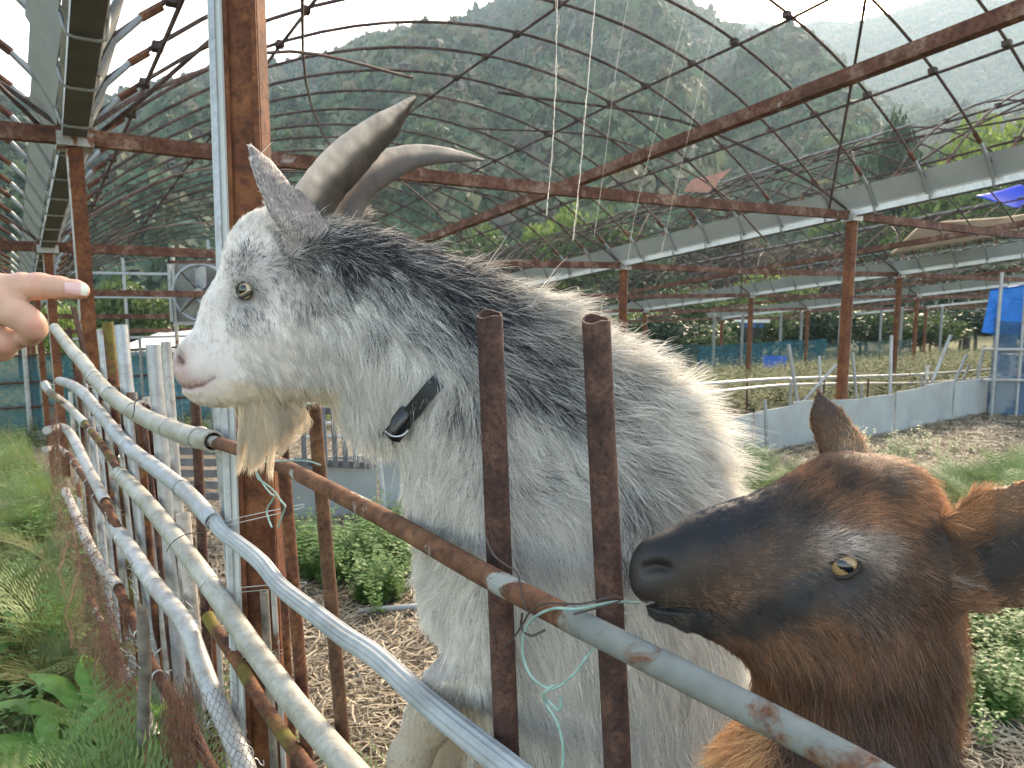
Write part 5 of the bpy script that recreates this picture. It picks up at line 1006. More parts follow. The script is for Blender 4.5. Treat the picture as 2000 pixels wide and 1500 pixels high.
# clumps of green inside the pen
P_ = []
for (cx, cy, rx, ry, n) in ((650, 1105, 120, 45, 120), (760, 1080, 90, 60, 120), (740, 1170, 60, 25, 40), (1950, 1230, 90, 90, 160), (1900, 1200, 60, 60, 80), (1950, 1380, 80, 60, 30), (1250, 930, 300, 30, 60), (1750, 880, 160, 15, 30)):
    for k in range(n): P_.append(sc_at(cx+random.gauss(0, rx*.5), cy+random.gauss(0, ry*.5)))
P_ = np.array([(x, y, gz(x, y)) for x, y in P_]); scatter('leafy_weeds', P_, weeds, RNG.uniform(.7, 1.5, len(P_)), kind='stuff')
P_ = []
for (cx, cy, rx, ry, n) in ((1520, 965, 80, 25, 34), (1720, 960, 100, 22, 26), (1900, 985, 120, 40, 70), (1960, 1060, 80, 50, 60), (1830, 1080, 40, 30, 26), (2000, 950, 70, 25, 34), (1480, 930, 50, 12, 18), (1620, 950, 60, 18, 16)):
    for k in range(n): P_.append(sc_at(cx+random.gauss(0, rx*.5), cy+40+random.gauss(0, ry*.5)))
P_ = np.array([(x, y, gz(x, y)) for x, y in P_]); scatter('fern_undergrowth', P_, ferns, RNG.uniform(.8, 1.5, len(P_)), kind='stuff')
# straw litter
def straw(n, x0, x1, y0, y1, cond, name):
    p = onground(n, x0, x1, y0, y1, cond); n = len(p); a = RNG.uniform(0, 6.28, n); el = RNG.normal(0, .18, n); L = RNG.uniform(.02, .11, n); w_ = RNG.uniform(.0010, .0028, n)*(1+p[:, 1]*.12); d = np.stack([np.cos(a)*np.cos(el), np.sin(a)*np.cos(el), np.sin(el)], 1); s_ = np.stack([-np.sin(a), np.cos(a), RNG.normal(0, .4, n)], 1); c = p+[0, 0, .006]+np.abs(RNG.normal(0, .010, (n, 1)))*[0, 0, 1]; bend = RNG.normal(0, .1, (n, 1))*s_*L[:, None]
    V = np.stack([c-d*L[:, None]*.5-s_*w_[:, None], c-d*L[:, None]*.5+s_*w_[:, None], c+bend-s_*w_[:, None], c+bend+s_*w_[:, None], c+d*L[:, None]*.5-s_*w_[:, None], c+d*L[:, None]*.5+s_*w_[:, None]], 1).reshape(-1, 3); b_ = np.arange(n)*6
    F = np.concatenate([np.stack([b_, b_+1, b_+3, b_+2], 1), np.stack([b_+2, b_+3, b_+5, b_+4], 1)]); link(name, mesh(name, V, F, straw_m, False), kind='stuff')
ins_ = lambda x, y: (x > fx_at(y)) & (np.abs(x) < y*.8+.4)
straw(90000, -3, 4.2, .9, 5.2, ins_, 'straw_litter'); straw(60000, -3, 8, 5.2, 10.5, ins_, 'straw_litter'); straw(9000, -6, -.2, 1, 8, out_, 'dry_stems')
# dock plants with broad leaves
def bigleaf(base, az, L, w_, el=.8):
    n = 9; V = []; F = []; p = np.array(base, float); e = el; sd_ = np.array([-math.sin(az), math.cos(az), 0])
    for i in range(n+1):
        u = i/n; wd = w_*max(.06, math.sin(min(1, max(0, (u-.22)/.78))*math.pi)**.7)*(1+.12*math.sin(i*2.3)) if u > .22 else .05*w_; d = np.array([math.cos(az)*math.cos(e), math.sin(az)*math.cos(e), math.sin(e)]); up = np.cross(d, sd_); V += [p-sd_*wd+up*wd*-.25, p, p+sd_*wd+up*wd*-.25]; p = p+d*L/n; e -= 1.5/n
    for i in range(n): b_ = i*3; F += [(b_, b_+1, b_+4, b_+3), (b_+1, b_+2, b_+5, b_+4)]
    return V, F
dockm = plain('broad_green_leaf', (.15, .30, .05), .45, .3, 12, bumpd=.002, trans=.35)
for di, (px_, py_, sc_, lab, hz_) in enumerate(((205, 1475, 1.25, 'broad-leaved bright green dock plant rooted beside the wire netting', .30), (105, 1530, 1.1, 'broad-leaved green dock plant growing among grass at the lower corner', .28), (310, 1530, 1.0, 'small bright green dock plant close to the wooden stake', .25))):
    x, y = sc_at(px_, py_); z0 = gz(x, y); t_ = empty('dock_plant', (x, y, z0), label=lab, cat='plant', group='broad-leaved dock plants in the undergrowth')
    for k in range(12):
        V_, F_ = bigleaf((x, y, z0), k*6.28/12+random.uniform(-.3, .3), .34*sc_*random.uniform(.7, 1.2), .040*sc_*random.uniform(.7, 1.3), random.uniform(.9, 1.35)); mb = MB(); mb.add(V_, F_); mb.build('leaf', dockm, t_, smooth=True)
# goldenrod field and weeds beyond the low wall
gold_l = leafmat('goldenrod', [(.035, .065, .016), (.06, .095, .022), (.13, .13, .02), (.045, .075, .022)], .22, .8, attr=True)
golds = variants('goldenrod', [weed(8, .55, gold_l, .075), weed(10, .45, gold_l, .06), weed(7, .7, gold_l, .07)])
pgld = onground(9000, -2, 26, 8, 30, lambda x, y: (x < y*.78+.5) & (x > -.05*y) & ((y > 9.4+.0*x) | (x < 2.4)) & ~((x > 2.5) & (y < 9.9)) & (y > 8.8)); scatter('goldenrod_field', pgld, golds, RNG.uniform(.45, 1.0, len(pgld)), kind='stuff')
pgl = onground(3500, -14, 3, 9, 26, lambda x, y: (x > -y*.8) & (x < .15*y)); scatter('meadow_weeds', pgl, golds, RNG.uniform(.3, .75, len(pgl)), kind='stuff')
# ------------------------------------------------------------------ trees
def crown_mesh(n, leaf, mat_, lob=12, flat=.75, seed=0):
    rg = np.random.default_rng(seed+50); c = ball_dirs(lob, .3)*np.array([.62, .62, .55*flat/.75]); r = rg.uniform(.28, .48, lob); k = rg.integers(0, lob, n); d = rg.normal(size=(n, 3)); d /= np.linalg.norm(d, axis=1)[:, None]
    p = c[k]+d*(r[k]*rg.uniform(.35, 1.12, n)**.5)[:, None]; p[:, 2] *= flat; p[:, 2] = np.where(p[:, 2] < -.55, -.55, p[:, 2])
    v, f = cards(p, d*.6+rg.normal(size=(n, 3)), rg.uniform(leaf*.6, leaf*1.3, n), .62); return mesh('crown', v, f, mat_, False)
lm = [leafmat('dark_evergreen_leaves', [(.012, .03, .012), (.025, .05, .018), (.04, .07, .025)], .25, .5), leafmat('olive_tree_leaves', [(.04, .07, .02), (.07, .11, .03), (.11, .15, .04)], .35, .5),
      leafmat('yellow_green_tree_leaves', [(.08, .13, .02), (.14, .20, .04), (.20, .26, .05)], .42, .5), leafmat('grey_brown_tree_leaves', [(.05, .05, .03), (.10, .085, .055), (.14, .10, .07)], .25, .6)]
crowns = [[crown_mesh(5200, .045, m_, 14, .8, i*3+k) for k in range(2)] for i, m_ in enumerate(lm)]
bark = plain('tree_bark', (.07, .055, .042), .9, .4, 14, bumpd=.01)
mb = MB(); mb.tube([(0, 0, -.3), (.02, .01, .25), (-.01, .03, .6), (.03, 0, .95)], [.05, .036, .026, .012], 9)
for a in range(6): an = a*1.05; mb.tube([(0, .01, .35+a*.08), (.18*math.cos(an), .18*math.sin(an), .52+a*.07), (.36*math.cos(an), .36*math.sin(an), .72+a*.05)], [.018, .011, .004], 6)
trunk_me = mesh('trunk', np.concatenate(mb.v), mb.f, bark)
def tree(px_, pbase, ptop, d, wpx, kind, label, group='trees behind the pen'):
    b = P(px_, pbase, d); t_ = P(px_, ptop, d); z0 = gz(b[0], b[1]); h = max(t_[2]-z0, 2); r = wpx/1500*d/2; b[2] = z0
    e = empty('tree', tuple(b), label=label, cat='tree', group=group)
    k = random.randrange(2)
    for nm, me, lc, sc_ in (('trunk', trunk_me, (0, 0, 0), (h*.7, h*.7, h*.85)), ('crown', crowns[kind][k], (0, 0, h*.52), (r*1.08, r*1.08, h*.62))):
        o = bpy.data.objects.new(nm, me); COL.objects.link(o); o.parent = e; o.location = lc; o.scale = sc_; o.rotation_euler = (0, 0, random.uniform(0, 6.28))
    return e
tr = [(40, 700, 560, 34, 240, 1, 'olive-green bushy tree behind the pointing hand'), (130, 700, 600, 24, 130, 2, 'bright yellow-green bush behind the far fence posts'), (255, 700, 548, 27, 200, 1, 'olive-green round tree seen between the leftmost far beams'), (355, 700, 556, 30, 190, 1, 'olive-green tree behind the round fan'), (190, 700, 640, 22, 120, 2, 'low yellow-green shrub behind the galvanised fence pipes'), (300, 700, 620, 36, 340, 0, 'dark evergreen thicket behind the pale low shed roof'),
      (640, 740, 600, 30, 300, 1, 'olive tree hidden behind the white goat\'s head'), (820, 740, 520, 40, 240, 1, 'green tree behind the grey neck of the white goat'), (930, 740, 425, 48, 150, 1, 'tall olive tree rising beside the far horn tip'), (1010, 740, 470, 44, 150, 0, 'dark tree just right of the goat horns'), (1090, 740, 398, 50, 170, 2, 'yellow-green tree standing under the roof beam junction'), (1180, 740, 420, 46, 170, 1, 'olive tree next to the yellow-green one under the beam'),
      (1130, 740, 560, 34, 200, 0, 'dark low tree behind the spiky neck hair'), (1260, 740, 505, 40, 210, 0, 'dark evergreen tree behind the third gutter end'), (1345, 740, 560, 36, 170, 1, 'olive shrub tree over the blue-green netting'), (1400, 740, 440, 52, 190, 3, 'grey-brown thin tree above the second gutter'), (1470, 740, 590, 36, 170, 1, 'green hedge tree behind the netting centre'), (1560, 740, 470, 50, 220, 3, 'grey-brown bare-looking tree between two gutters'),
      (1600, 740, 570, 37, 170, 0, 'dark evergreen behind the leaning white pole'), (1715, 740, 238, 58, 120, 0, 'tall dark cypress-like tree on the right slope'), (1640, 740, 400, 56, 160, 1, 'mid-green tree left of the tall dark one'), (1690, 740, 560, 38, 190, 0, 'dark evergreen behind the right-hand poles'), (1780, 740, 520, 42, 230, 0, 'dark dense tree behind the rusty far posts'), (1830, 740, 330, 52, 250, 2, 'large bright yellow-green tree under the broad gutter'),
      (1960, 740, 205, 56, 330, 2, 'largest bright yellow-green tree at the upper right edge'), (1900, 740, 560, 40, 200, 1, 'olive tree beside the blue tarpaulin'), (2060, 740, 380, 48, 300, 1, 'green tree partly out of view past the blue tarpaulin'), (1880, 740, 440, 46, 240, 1, 'mid-green tree behind the brown roof sheet'), (1500, 740, 530, 44, 200, 2, 'pale green tree seen under the second gutter'), (1250, 740, 600, 33, 160, 2, 'small yellow-green shrub at the netting\'s far end')]
for a in tr: tree(*a)
for k in range(15): tree(1120+k*62+random.uniform(-15, 15), 740, 612+random.uniform(-18, 22), 31+random.uniform(-1.5, 2.5)+(k*62)*.002, 175, (0, 1, 0, 0, 2)[k % 5] if k % 5 != 4 else 1, 'dark bushy shrub in the hedge row behind the teal netting', 'hedge shrubs behind the netting')
# ------------------------------------------------------------------ low wall of fibre-cement panels, pipe railing, poles
def gl(px_, py_, d): p = P(px_, py_, d); p[2] = gz(p[0], p[1]); return p
wallp = [P(560, 1000, 5.2), P(840, 980, 5.3), P(1100, 950, 5.7), P(1300, 915, 6.3), P(1440, 888, 7.0), P(1640, 853, 8.0), P(1800, 836, 8.9), P(1926, 820, 9.7)]
wallp = [np.array([p[0], p[1], gz(p[0], p[1])]) for p in wallp]; wall = empty('panel_wall', tuple(wallp[4]), label='low grey fibre-cement panel wall curving round the far side of the pen', cat='wall')
dist = [0]; 
for a, b in zip(wallp[:-1], wallp[1:]): dist.append(dist[-1]+np.linalg.norm((b-a)[:2]))
def along(s_): 
    q = np.array([np.interp(s_, dist, [p[k] for p in wallp]) for k in range(2)]); return np.array([q[0], q[1], gz(q[0], q[1])])
s_ = 0; k = 0
while s_ < dist[-1]-.1:
    e_ = min(s_+.62, dist[-1]); a = along(s_)+[0, 0, -.1]; b = along(e_-.012)+[0, 0, -.1]; hh = .52+.02*math.sin(k*1.7)+(.03 if k > 9 else 0); d = b-a; nrm = np.cross(d, [0, 0, 1]); nrm /= np.linalg.norm(nrm); off = nrm*(.012 if k % 2 else 0); mb = MB(); mb.box((a+b)/2+[0, 0, hh/2]+off, d/2, nrm*.006, np.array([0, 0, hh/2+.003*(k % 3)]))
    mb.build('panel', MAT['panel'], wall)
    if k % 2 == 0: mb = MB(); mb.tube([a-nrm*.03, a-nrm*.03+[random.uniform(-.02, .02), 0, .62+random.random()*.15]], .013, 8); mb.build('stake', MAT['galv_dark'], wall, smooth=True)
    s_ = e_; k += 1
railing = empty('pipe_railing', tuple(wallp[5]+[0, .8, 0]), label='thin white pipe railing running just behind the grey panel wall', cat='railing')
def rl(pts, r, mat_, name='rail_pipe'): mb = MB(); mb.tube(crom([P(*q) for q in pts], 6), r, 8); mb.build(name, mat_, railing, smooth=True)
rl([(1180, 765, 8.0), (1400, 748, 8.6), (1520, 740, 9.2), (1650, 736, 9.8), (1800, 731, 10.5), (1935, 722, 11)], .017, MAT['pvc']); rl([(1180, 785, 7.8), (1400, 765, 8.4), (1520, 753, 9.0), (1650, 749, 9.6), (1800, 748, 10.3), (1935, 736, 10.8)], .017, MAT['pvc_cream'])
for x in (1330, 1460, 1545, 1610, 1696, 1812, 1890): p = P(x, 742, 9.4); mb = MB(); mb.tube([(p[0], p[1], gz(p[0], p[1])-.1), (p[0], p[1], p[2]+.02)], .012, 8); mb.build('railing_post', MAT['rust_post'] if x % 3 else MAT['galv_dark'], railing, smooth=True)
for q, (x0, y0, x1, y1, d, r, mt, lb) in enumerate(((1540, 672, 1566, 835, 8.2, .020, 'galv_dark', 'leaning grey pole with a square-cut top left of the tall post'), (1634, 712, 1580, 772, 8.6, .016, 'galv', 'short slanting grey pole crossing the railing beside the tall post'), (1600, 695, 1604, 770, 9.6, .018, 'galv', 'short upright grey pole just left of the tall post'), (1665, 688, 1680, 850, 8.3, .016, 'galv_dark', 'slightly leaning grey pole right of the tall post'), (1741, 655, 1738, 800, 9.2, .020, 'galv', 'tall pale upright pole behind the right-hand panels'), (1857, 654, 1815, 760, 9.8, .020, 'pvc_blue', 'long pale blue pole leaning to the right'), (1888, 692, 1862, 752, 10.2, .017, 'galv', 'grey pole leaning right beside the pale blue one'), (1893, 712, 1876, 755, 10.6, .017, 'pvc_dirty', 'short dirty white pole leaning behind the railing'), (1922, 675, 1908, 750, 10.0, .017, 'pvc', 'white pole leaning against the blue-netted shelter'), (1812, 712, 1808, 765, 9.8, .022, 'pvc_dirty', 'short thick dirty white post by the leaning blue pole'), (1494, 780, 1498, 875, 7.0, .016, 'galv_dark', 'grey pole standing against the leftmost visible wall panels'), (735, 850, 748, 968, 4.9, .016, 'pvc_blue', 'thin bluish pipe propped on the wall below the goat\'s collar'))):
    a, b = P(x0, y0, d), P(x1, y1, d); v_ = b-a; v_ *= (a[2]-gz(b[0], b[1])+.06)/(a[2]-b[2]); o = None; mb = MB(); mb.tube([a+v_*t for t in (1, .5, 0)], r, 10, 0, False, None, .003); mb.build('pole', MAT[mt], None, smooth=True, label=lb, cat='pole', group='poles standing about the pen wall')
mb = MB(); mb.tube([np.array([*sc_at(700, 1202), 0])+[0, 0, gz(*sc_at(700, 1202))+.02], np.array([*sc_at(910, 1188), 0])+[0, 0, gz(*sc_at(910, 1188))+.03]], .014, 10); mb.build('loose_pipe', MAT['pvc_blue'], None, smooth=True, label='short pale pipe lying on the straw behind the goat\'s chest', cat='pipe')
# slatted boards standing on the wall behind the beard
pal = empty('slatted_fence', tuple(gl(670, 900, 5.1)), label='grey wooden slatted panel standing on the wall behind the beard', cat='fence')
for k, x in enumerate(range(590, 745, 20)):
    a, b = P(x, 795, 5.1), P(x+6, 912, 5.1); mb = MB(); mb.beam(a, b, .034, .012, (0, 1, 0)); mb.build('slat', MAT['greywood'], pal)
for y in (803, 905): mb = MB(); mb.beam(P(575, y-4, 5.13), P(752 if y < 850 else 722, y+4, 5.13), .02, .05, (0, 0, 1)); mb.build('cross_board', MAT['greywood'], pal)
for x0, x1, y in ((745, 800, 880), (745, 795, 868)): mb = MB(); mb.beam(P(x0, y, 5.2), P(x1, y+2, 5.2), .02, .03); mb.build('cross_board', MAT['greywood'], pal)
for y in (826, 852): mb = MB(); mb.tube([P(470, y+4, 6.2), P(690, y, 6.2)], .018, 8); mb.build('rail_pipe', MAT['pvc'], pal, smooth=True)
gpan = empty('slatted_gate', tuple(gl(350, 900, 4.6)), label='dark grey slatted gate seen through the upright fence pipes', cat='gate')
for k, y in enumerate((880, 902, 924, 946, 968)): mb = MB(); mb.beam(P(330, y, 4.9), P(560, y+3, 4.9), .012, .05, (0, 0, 1)); mb.build('slat', MAT['greywood'], gpan)
for x in (335, 445, 555): mb = MB(); mb.beam(P(x, 862, 4.92), P(x+4, 990, 4.92), .03, .02, (0, 1, 0)); mb.build('upright', MAT['greywood'], gpan)
# ------------------------------------------------------------------ nets, shelter, shed, fan, roof scraps
def netmat(name, c, al=.75, sc_=220):
    m = M(name); w1 = m.ramp(m.noise(3, 5, .6), [(.3, tuple(q*.6 for q in c)), (.7, c)]); m.base(w1, .8); tp = m.n('ShaderNodeBsdfTransparent'); mx = m.n('ShaderNodeMixShader'); k = m.ramp(m.noise(14, 5, .6), [(.3, (al-.2,)*3), (.7, (al+.12,)*3)]); m.l(k, mx.inputs[0]); m.l(tp.outputs[0], mx.inputs[1]); m.l(m.b.outputs[0], mx.inputs[2]); m.l(mx.outputs[0], m.out.inputs[0]); return m.m
net_blue = netmat('blue_green_netting', (.02, .13, .17), .78); net_b2 = netmat('blue_netting', (.03, .10, .20), .7); net_g = netmat('green_netting', (.04, .10, .10), .6)
def net(name, a, b, h, mat_, parent, nu=40, nv=10, amp=.04, sag=.05):
    a = np.array(a); b = np.array(b); nrm = np.cross(b-a, [0, 0, 1]); nrm /= np.linalg.norm(nrm); U, T = np.meshgrid(np.linspace(0, 1, nu), np.linspace(0, 1, nv), indexing='ij'); Pn = a+(b-a)*U[..., None]+np.array([0, 0, 1])*(T*h)[..., None]; ds = (fbm(Pn*1.7, 3, 9)-.5)*amp*2; Pn = Pn+nrm*ds[..., None]; Pn[..., 2] -= sag*T*np.abs(np.sin(U*9))**.5
    i, j = np.meshgrid(np.arange(nu-1), np.arange(nv-1), indexing='ij'); q = (i*nv+j).ravel(); F = np.stack([q, q+nv, q+nv+1, q+1], 1); me = mesh(name, Pn.reshape(-1, 3), F, mat_); return link(name, me, parent)
nf = empty('net_fence', tuple(gl(60, 860, 11.5)), label='blue-green netting fence with dark rails beyond the ferns', cat='net fence'); a = gl(-260, 860, 12.3); b = gl(420, 845, 12.8)
net('netting', a+[0, 0, .12], b+[0, 0, .12], 1.28, net_blue, nf, 70)
for h in (.12, .55, .95, 1.38): mb = MB(); mb.tube([a+[0, -.05, h], b+[0, -.05, h]], .022, 6); mb.build('rail', MAT['rust_post'], nf, smooth=True)
for u in (.12, .32, .47, .62, .8, 1): p = a+(b-a)*u; mb = MB(); mb.tube([p+[0, -.08, -.2], p+[0, -.08, 1.55]], .035 if u in (.47,) else .025, 8); mb.build('post', MAT['pvc'] if u in (.47,) else MAT['galv_dark'], nf, smooth=True)
mb = MB(); mb.beam(a+[0, -.1, .0], b+[0, -.1, .0], .03, .3); mb.build('base_board', MAT['panel'], nf)
nf = empty('net_fence', tuple(gl(1500, 730, 26)), label='teal netting fence with a bright blue patch beyond the yellow-green field', cat='net fence')
for (x0, x1, d0, d1, y0, m_) in ((1360, 1610, 24, 25, 674, net_blue), (1605, 1780, 25, 26, 668, net_g), (1150, 1362, 23, 24, 678, net_g)):
    a, b = P(x0, 750, d0), P(x1, 750, d1); top = P(x0, y0, d0)[2]; a[2] = gz(a[0], a[1]); b[2] = gz(b[0], b[1]); net('netting', a, b, top-a[2], m_, nf, 40)
a = P(1490, 722, 22.5); b = P(1535, 722, 22.5); net('blue_sheet', a, b, .45, plain('bright_blue_sheet', (.02, .12, .5), .5), nf, 12, 5)
# fence posts of the far field
for k, (x, d) in enumerate(((1395, 23), (1450, 24), (1525, 24.5), (1565, 25), (1640, 25), (1760, 26), (1838, 27), (1720, 26.5))): p = P(x, 640, d); z0 = gz(p[0], p[1]); mb = MB(); mb.tube([(p[0], p[1], z0-.2), (p[0], p[1], z0+2.0)], .045, 8); mb.build('post', MAT['galv_dark'], nf, smooth=True)
# right shelter with blue tarpaulin, netting, wall and cooling unit
shd = empty('shelter', tuple(gl(2000, 820, 9.8)), label='small shelter draped in a bright blue tarpaulin at the right edge', cat='shelter')
tb = M('blue_tarpaulin'); nb = tb.noise(4, 6, .6, dist=.5); tb.base(tb.ramp(nb, [(.3, (.015, .16, .55)), (.7, (.03, .26, .75))]), .38); tb.bump(tb.noise(9, 6, .6, dist=1.2), .9, .05); tb.translucent((.03, .3, .85), .25); tarp = tb.m
def sheet(name, corners, nu, nv, amp, fr, mat_, parent, **k):
    c = [np.array(q) for q in corners]; U, T = np.meshgrid(np.linspace(0, 1, nu), np.linspace(0, 1, nv), indexing='ij'); U_ = U[..., None]; T_ = T[..., None]; Pn = (c[0]*(1-U_)+c[1]*U_)*(1-T_)+(c[3]*(1-U_)+c[2]*U_)*T_; nrm = np.cross(c[1]-c[0], c[3]-c[0]); nrm /= np.linalg.norm(nrm); Pn = Pn+nrm*((fbm(Pn*fr*[1, 1, .35], 4, 31)-.5)*amp*2)[..., None]; i, j = np.meshgrid(np.arange(nu-1), np.arange(nv-1), indexing='ij'); q = (i*nv+j).ravel(); F = np.stack([q, q+nv, q+nv+1, q+1], 1)
    me = mesh(name, Pn.reshape(-1, 3), F, mat_); o = link(name, me, parent, **k); so = o.modifiers.new('thickness', 'SOLIDIFY'); so.thickness = .006; return o
sheet('tarpaulin', [P(1934, 568, 9.5), P(2200, 530, 9.0), P(2200, 670, 9.0), P(1917, 650, 9.5)], 70, 40, .13, 2.2, tarp, shd); sheet('tarpaulin', [P(1934, 567, 9.5), P(2200, 529, 9.0), P(2260, 545, 11), P(1940, 572, 11.6)], 30, 20, .05, 2.2, tarp, shd)
a, b = gl(1927, 820, 9.6), gl(2200, 830, 9.0); net('netting', a+[0, 0, .45], b+[0, 0, .45], .75, net_b2, shd, 20)
for (p, q) in ((a, gl(1975, 800, 12)),): net('netting', p+[0, 0, .45], q+[0, 0, .45], .9, net_b2, shd, 20)
mb = MB(); mb.box((a+b)/2+[0, 0, .23], (b-a)/2, np.array([0, .02, 0]), np.array([0, 0, .25])); bw = M('blue_grey_painted_board'); bw.base(bw.ramp(bw.noise(1.6, 3, .5, dist=.3), [(.46, (.16, .19, .22)), (.5, (.06, .10, .17))]), .8); mb.build('board', bw.m, shd)
for x in (1930, 1978, 2030): p = gl(x, 820, 9.5); mb = MB(); mb.tube([p+[0, -.05, -.1], p+[0, -.05, 1.75]], .02, 8); mb.build('post', MAT['galv'], shd, smooth=True)
for y in (682, 742): mb = MB(); mb.tube([P(1920, y, 9.45), P(2200, y+2, 8.95)], .018, 8); mb.build('rail', MAT['pvc'], shd, smooth=True)
acu = empty('cooling_unit', tuple(gl(1985, 740, 10.3)), label='cream box unit with a round vent inside the blue-netted shelter', cat='cooling unit'); p = P(1992, 716, 10.3); mb = MB(); mb.box(p, (.22, 0, 0), (0, .14, 0), (0, 0, .17)); mb.build('case', MAT['white'], acu); mb = MB(); mb.tube([p+[-.02, -.145, .0], p+[-.02, -.165, .0]], .085, 20); mb.build('vent', MAT['pvc_grey'], acu)
mb = MB(); zz_ = gz(p[0], p[1]); mb.box(np.array([p[0], p[1], (p[2]-.17+zz_)/2]), (.24, 0, 0), (0, .15, 0), (0, 0, (p[2]-.17-zz_)/2)); mb.build('stand', MAT['greywood'], acu)
# round fan on the end frame and the pale shed roof
fan = empty('ventilation_fan', tuple(P(388, 570, 13.0)), label='large round ventilation fan in a square frame on the far end posts', cat='fan'); c = P(393, 572, 12.6); fx = BX; fz = np.array([0, 0, 1.]); ring = [c+.46*(fx*math.cos(a)+fz*math.sin(a)) for a in np.linspace(0, 6.2832, 41)]
mb = MB(); mb.tube(ring, .03, 8, 0, False); mb.build('ring', MAT['galv'], fan, smooth=True)
for sx, sz in ((0, 1), (0, -1)): mb = MB(); mb.beam(c+fx*-.52+fz*.5*sz, c+fx*.52+fz*.5*sz, .05, .05); mb.build('frame_bar', MAT['beam'] if sz > 0 else MAT['galv'], fan)
for sx in (-1, 1): mb = MB(); mb.beam(c+fx*.5*sx-fz*.52, c+fx*.5*sx+fz*.52, .05, .05, (0, 1, 0)); mb.build('frame_bar', MAT['galv'], fan)
mb = MB(); mb.box(c+np.array([0, .25, 0]), fx*.5, np.array([0, .01, 0]), fz*.5); mb.build('back_plate', MAT['galv_dark'], fan)
for k in range(5):
    an = k*1.2566+.3; r_ = fx*math.cos(an)+fz*math.sin(an); t_ = -fx*math.sin(an)+fz*math.cos(an)+np.array([0, .5, 0]); mb = MB(); mb.box(c+r_*.24, r_*.19, t_*.11, np.cross(r_, t_)*.004); mb.build('blade', MAT['galv'], fan)
mb = MB(); mb.tube([c+[0, -.12, 0], c+[0, .1, 0]], [.075, .06], 16); mb.build('hub', MAT['pvc_dirty'], fan, smooth=True)
for an in (.7, 2.3, 3.9, 5.4): mb = MB(); mb.tube([c+[0, -.06, 0], c+.46*(fx*math.cos(an)+fz*math.sin(an))+[0, -.03, 0]], .012, 6); mb.build('stay', MAT['rust_post'], fan, smooth=True)
for x in (336, 452): p = P(x, 480, 12.7); mb = MB(); mb.beam((p[0], p[1], gz(p[0], p[1])-.1), p, .05, .05, (0, 1, 0)); mb.build('support_post', MAT['galv_rust'], fan)
sh = empty('shed', tuple(gl(300, 760, 15)), label='low shed with a pale cream roof behind the galvanised fence pipes', cat='shed'); a, b = P(205, 690, 15), P(470, 690, 15); up1 = P(205, 664, 15.6)[2]; rr_ = [np.array([a[0], a[1], a[2]-.05]), np.array([b[0]+1, b[1], b[2]-.05]), np.array([b[0]+1, b[1]+2.6, up1+.10]), np.array([a[0], a[1]+2.6, up1+.02])]
mb = MB(); mb.add(np.array(rr_+[q+[0, 0, .07] for q in rr_]), [(3, 2, 1, 0), (4, 5, 6, 7), (0, 1, 5, 4), (1, 2, 6, 5), (2, 3, 7, 6), (3, 0, 4, 7)]); mb.build('roof', MAT['white'], sh)
z0 = gz(a[0], a[1]); mb = MB(); mb.box(np.array([(a[0]+b[0])/2+.5, a[1]+1.4, (z0+a[2])/2]), ((b[0]-a[0])/2+.3, 0, 0), (0, 1.1, 0), (0, 0, (a[2]-z0)/2-.06)); mb.build('wall', plain('pale_blue_wall', (.35, .45, .48), .8, .15), sh)
far = empty('shed', tuple(gl(1470, 700, 30)), label='tiny white-roofed blue shed among the far trees', cat='shed'); c = P(1468, 632, 30); z0 = gz(c[0], c[1]); mb = MB(); mb.box(np.array([c[0], c[1], (z0+c[2])/2]), (.3, 0, 0), (0, .5, 0), (0, 0, (c[2]-z0)/2-.02)); mb.build('wall', plain('dark_stone_wall', (.03, .035, .03), .9), far); mb = MB(); mb.box(c-[0, .02, .05], (.32, 0, 0), (0, .5, 0), (0, 0, .08)); mb.build('painted_band', plain('blue_painted_band', (.05, .14, .4), .7), far); mb = MB(); mb.box(c+[0, 0, .14], (.5, 0, 0), (0, .65, 0), (0, 0, .08)); mb.build('roof', MAT['white'], far)
sheet('roof_sheet', [P(1735, 500, 13.6), P(2010, 452, 12.6), P(2010, 418, 13.0), P(1800, 440, 14.0)], 30, 14, .10, .8, plain('brown_plastic_sheet', (.10, .06, .022), .8, .2, 3, trans=.12), None, label='sagging brown plastic sheet left on the arches above the right posts', cat='plastic sheet')
sheet('tarpaulin_scrap', [P(1905, 380, 15), P(2100, 340, 15), P(2120, 415, 14.5), P(1975, 405, 14.5)], 20, 12, .06, 1.5, plain('deep_blue_tarpaulin', (.015, .05, .5), .5, .2, 3, trans=.3), None, label='deep blue tarpaulin scrap caught on the arches near the right edge', cat='tarpaulin')
mb = MB(); q = [P(1432, 328, 11.2), P(1405, 352, 11.2), P(1392, 376, 11.2), P(1335, 374, 11.2), P(1352, 350, 11.2), P(1390, 342, 11.2)]; q2 = [p+[0, .01, 0] for p in q]; mb.add(np.array(q+q2), [(0, 1, 2, 3, 4, 5), (11, 10, 9, 8, 7, 6)]+[(i, (i+1) % 6, 6+(i+1) % 6, 6+i) for i in range(6)]); mb.build('torn_sheet', plain('pinkish_torn_sheet', (.42, .24, .18), .8, .25, 8, trans=.3), None, label='small torn pinkish sheet snagged in the arches above the centre', cat='torn sheet')
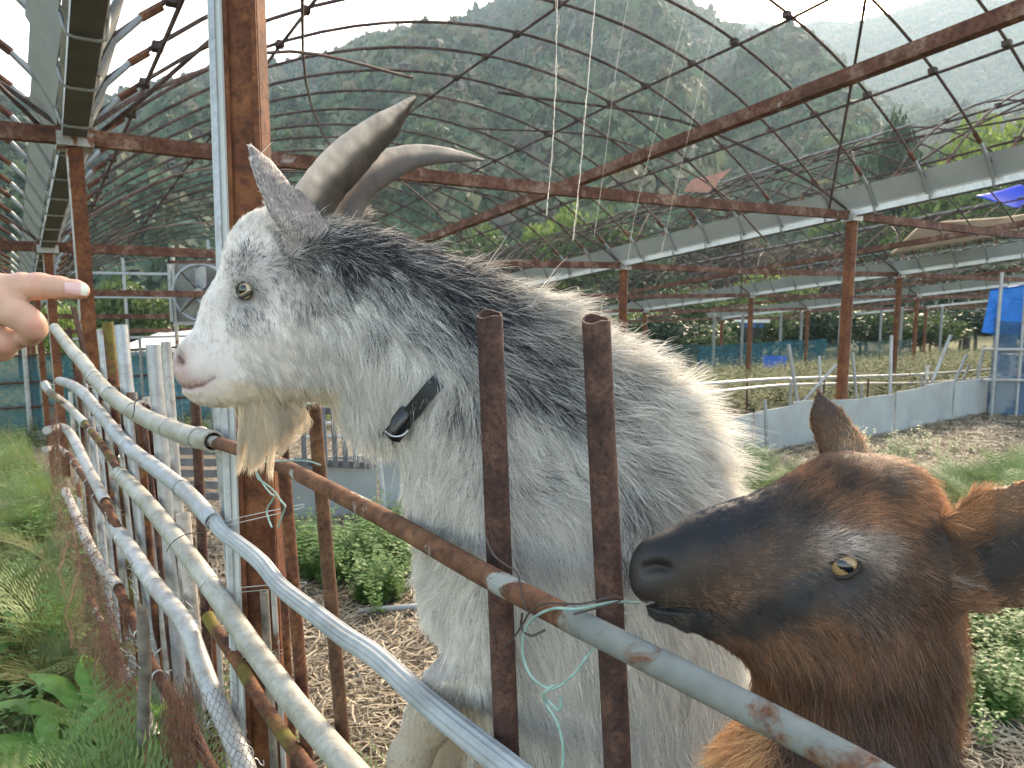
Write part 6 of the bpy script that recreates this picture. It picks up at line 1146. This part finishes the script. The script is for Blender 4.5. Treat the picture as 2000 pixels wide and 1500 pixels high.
mb = MB(); c = P(1216, 540, 10.9); mb.tube([c-[0, 0, .09], c-[0, 0, .06], c+[0, 0, .06], c+[0, 0, .085], c+[0, 0, .12]], [.03, .042, .042, .02, .018], 14); mb.build('plastic_bottle', MAT['white'], None, smooth=True, label='small white plastic bottle fixed at the top of a far post', cat='bottle')
# spider silk hanging from the arches
silk = M('spider_silk'); silk.base((.75, .75, .72), .3, 0, .6); silk.translucent((.9, .88, .8), .5); silk = silk.m
for pts, lb in (([(1088, -40, 2.6), (1086, 150, 2.6), (1077, 300, 2.6), (1068, 420, 2.6)], 'thick tangled silk thread hanging straight from the arches, leftmost of the threads'), ([(1165, -30, 2.6), (1150, 160, 2.6), (1135, 330, 2.6), (1120, 470, 2.6)], 'faint silk thread just beside the tangled one'), ([(1232, -30, 2.5), (1205, 130, 2.5), (1180, 330, 2.5), (1160, 470, 2.5)], 'bright silk thread with a tiny caught speck halfway down'), ([(1340, 20, 2.7), (1300, 190, 2.7), (1245, 400, 2.7), (1225, 520, 2.7)], 'long slanting silk thread in front of the beam junction'), ([(1400, 40, 2.7), (1352, 230, 2.7), (1318, 380, 2.7), (1290, 500, 2.7)], 'rightmost slanting silk thread in front of the arches')):
    p = crom(jit(np.array([P(*q) for q in pts]), .01), 10); n_ = 3 if 'tangled' in lb else 1; pos = np.array([p+RNG.normal(0, .0012*k, p.shape) for k in range(n_)]); strands('silk_thread', pos, .00032 if n_ == 3 else .00022, silk, None, label=lb, cat='silk thread', group='spider silk threads hanging from the arches')
# ------------------------------------------------------------------ evening haze
hz = bpy.data.materials.new('haze'); hz.use_nodes = True; t = hz.node_tree; t.nodes.remove(t.nodes['Principled BSDF']); pv = t.nodes.new('ShaderNodeVolumePrincipled'); pv.inputs['Color'].default_value = (.60, .80, 1, 1); pv.inputs['Density'].default_value = 0.00034; pv.inputs['Anisotropy'].default_value = .4; t.links.new(pv.outputs[0], t.nodes['Material Output'].inputs['Volume'])
mb = MB(); mb.box((0, 0, 0), (1180, 0, 0), (0, 640, 0), (0, 0, 232)); me = mesh('haze', np.concatenate(mb.v)+np.array([0, 600, 222]), mb.f, [hz], False); link('haze', me, kind='stuff')
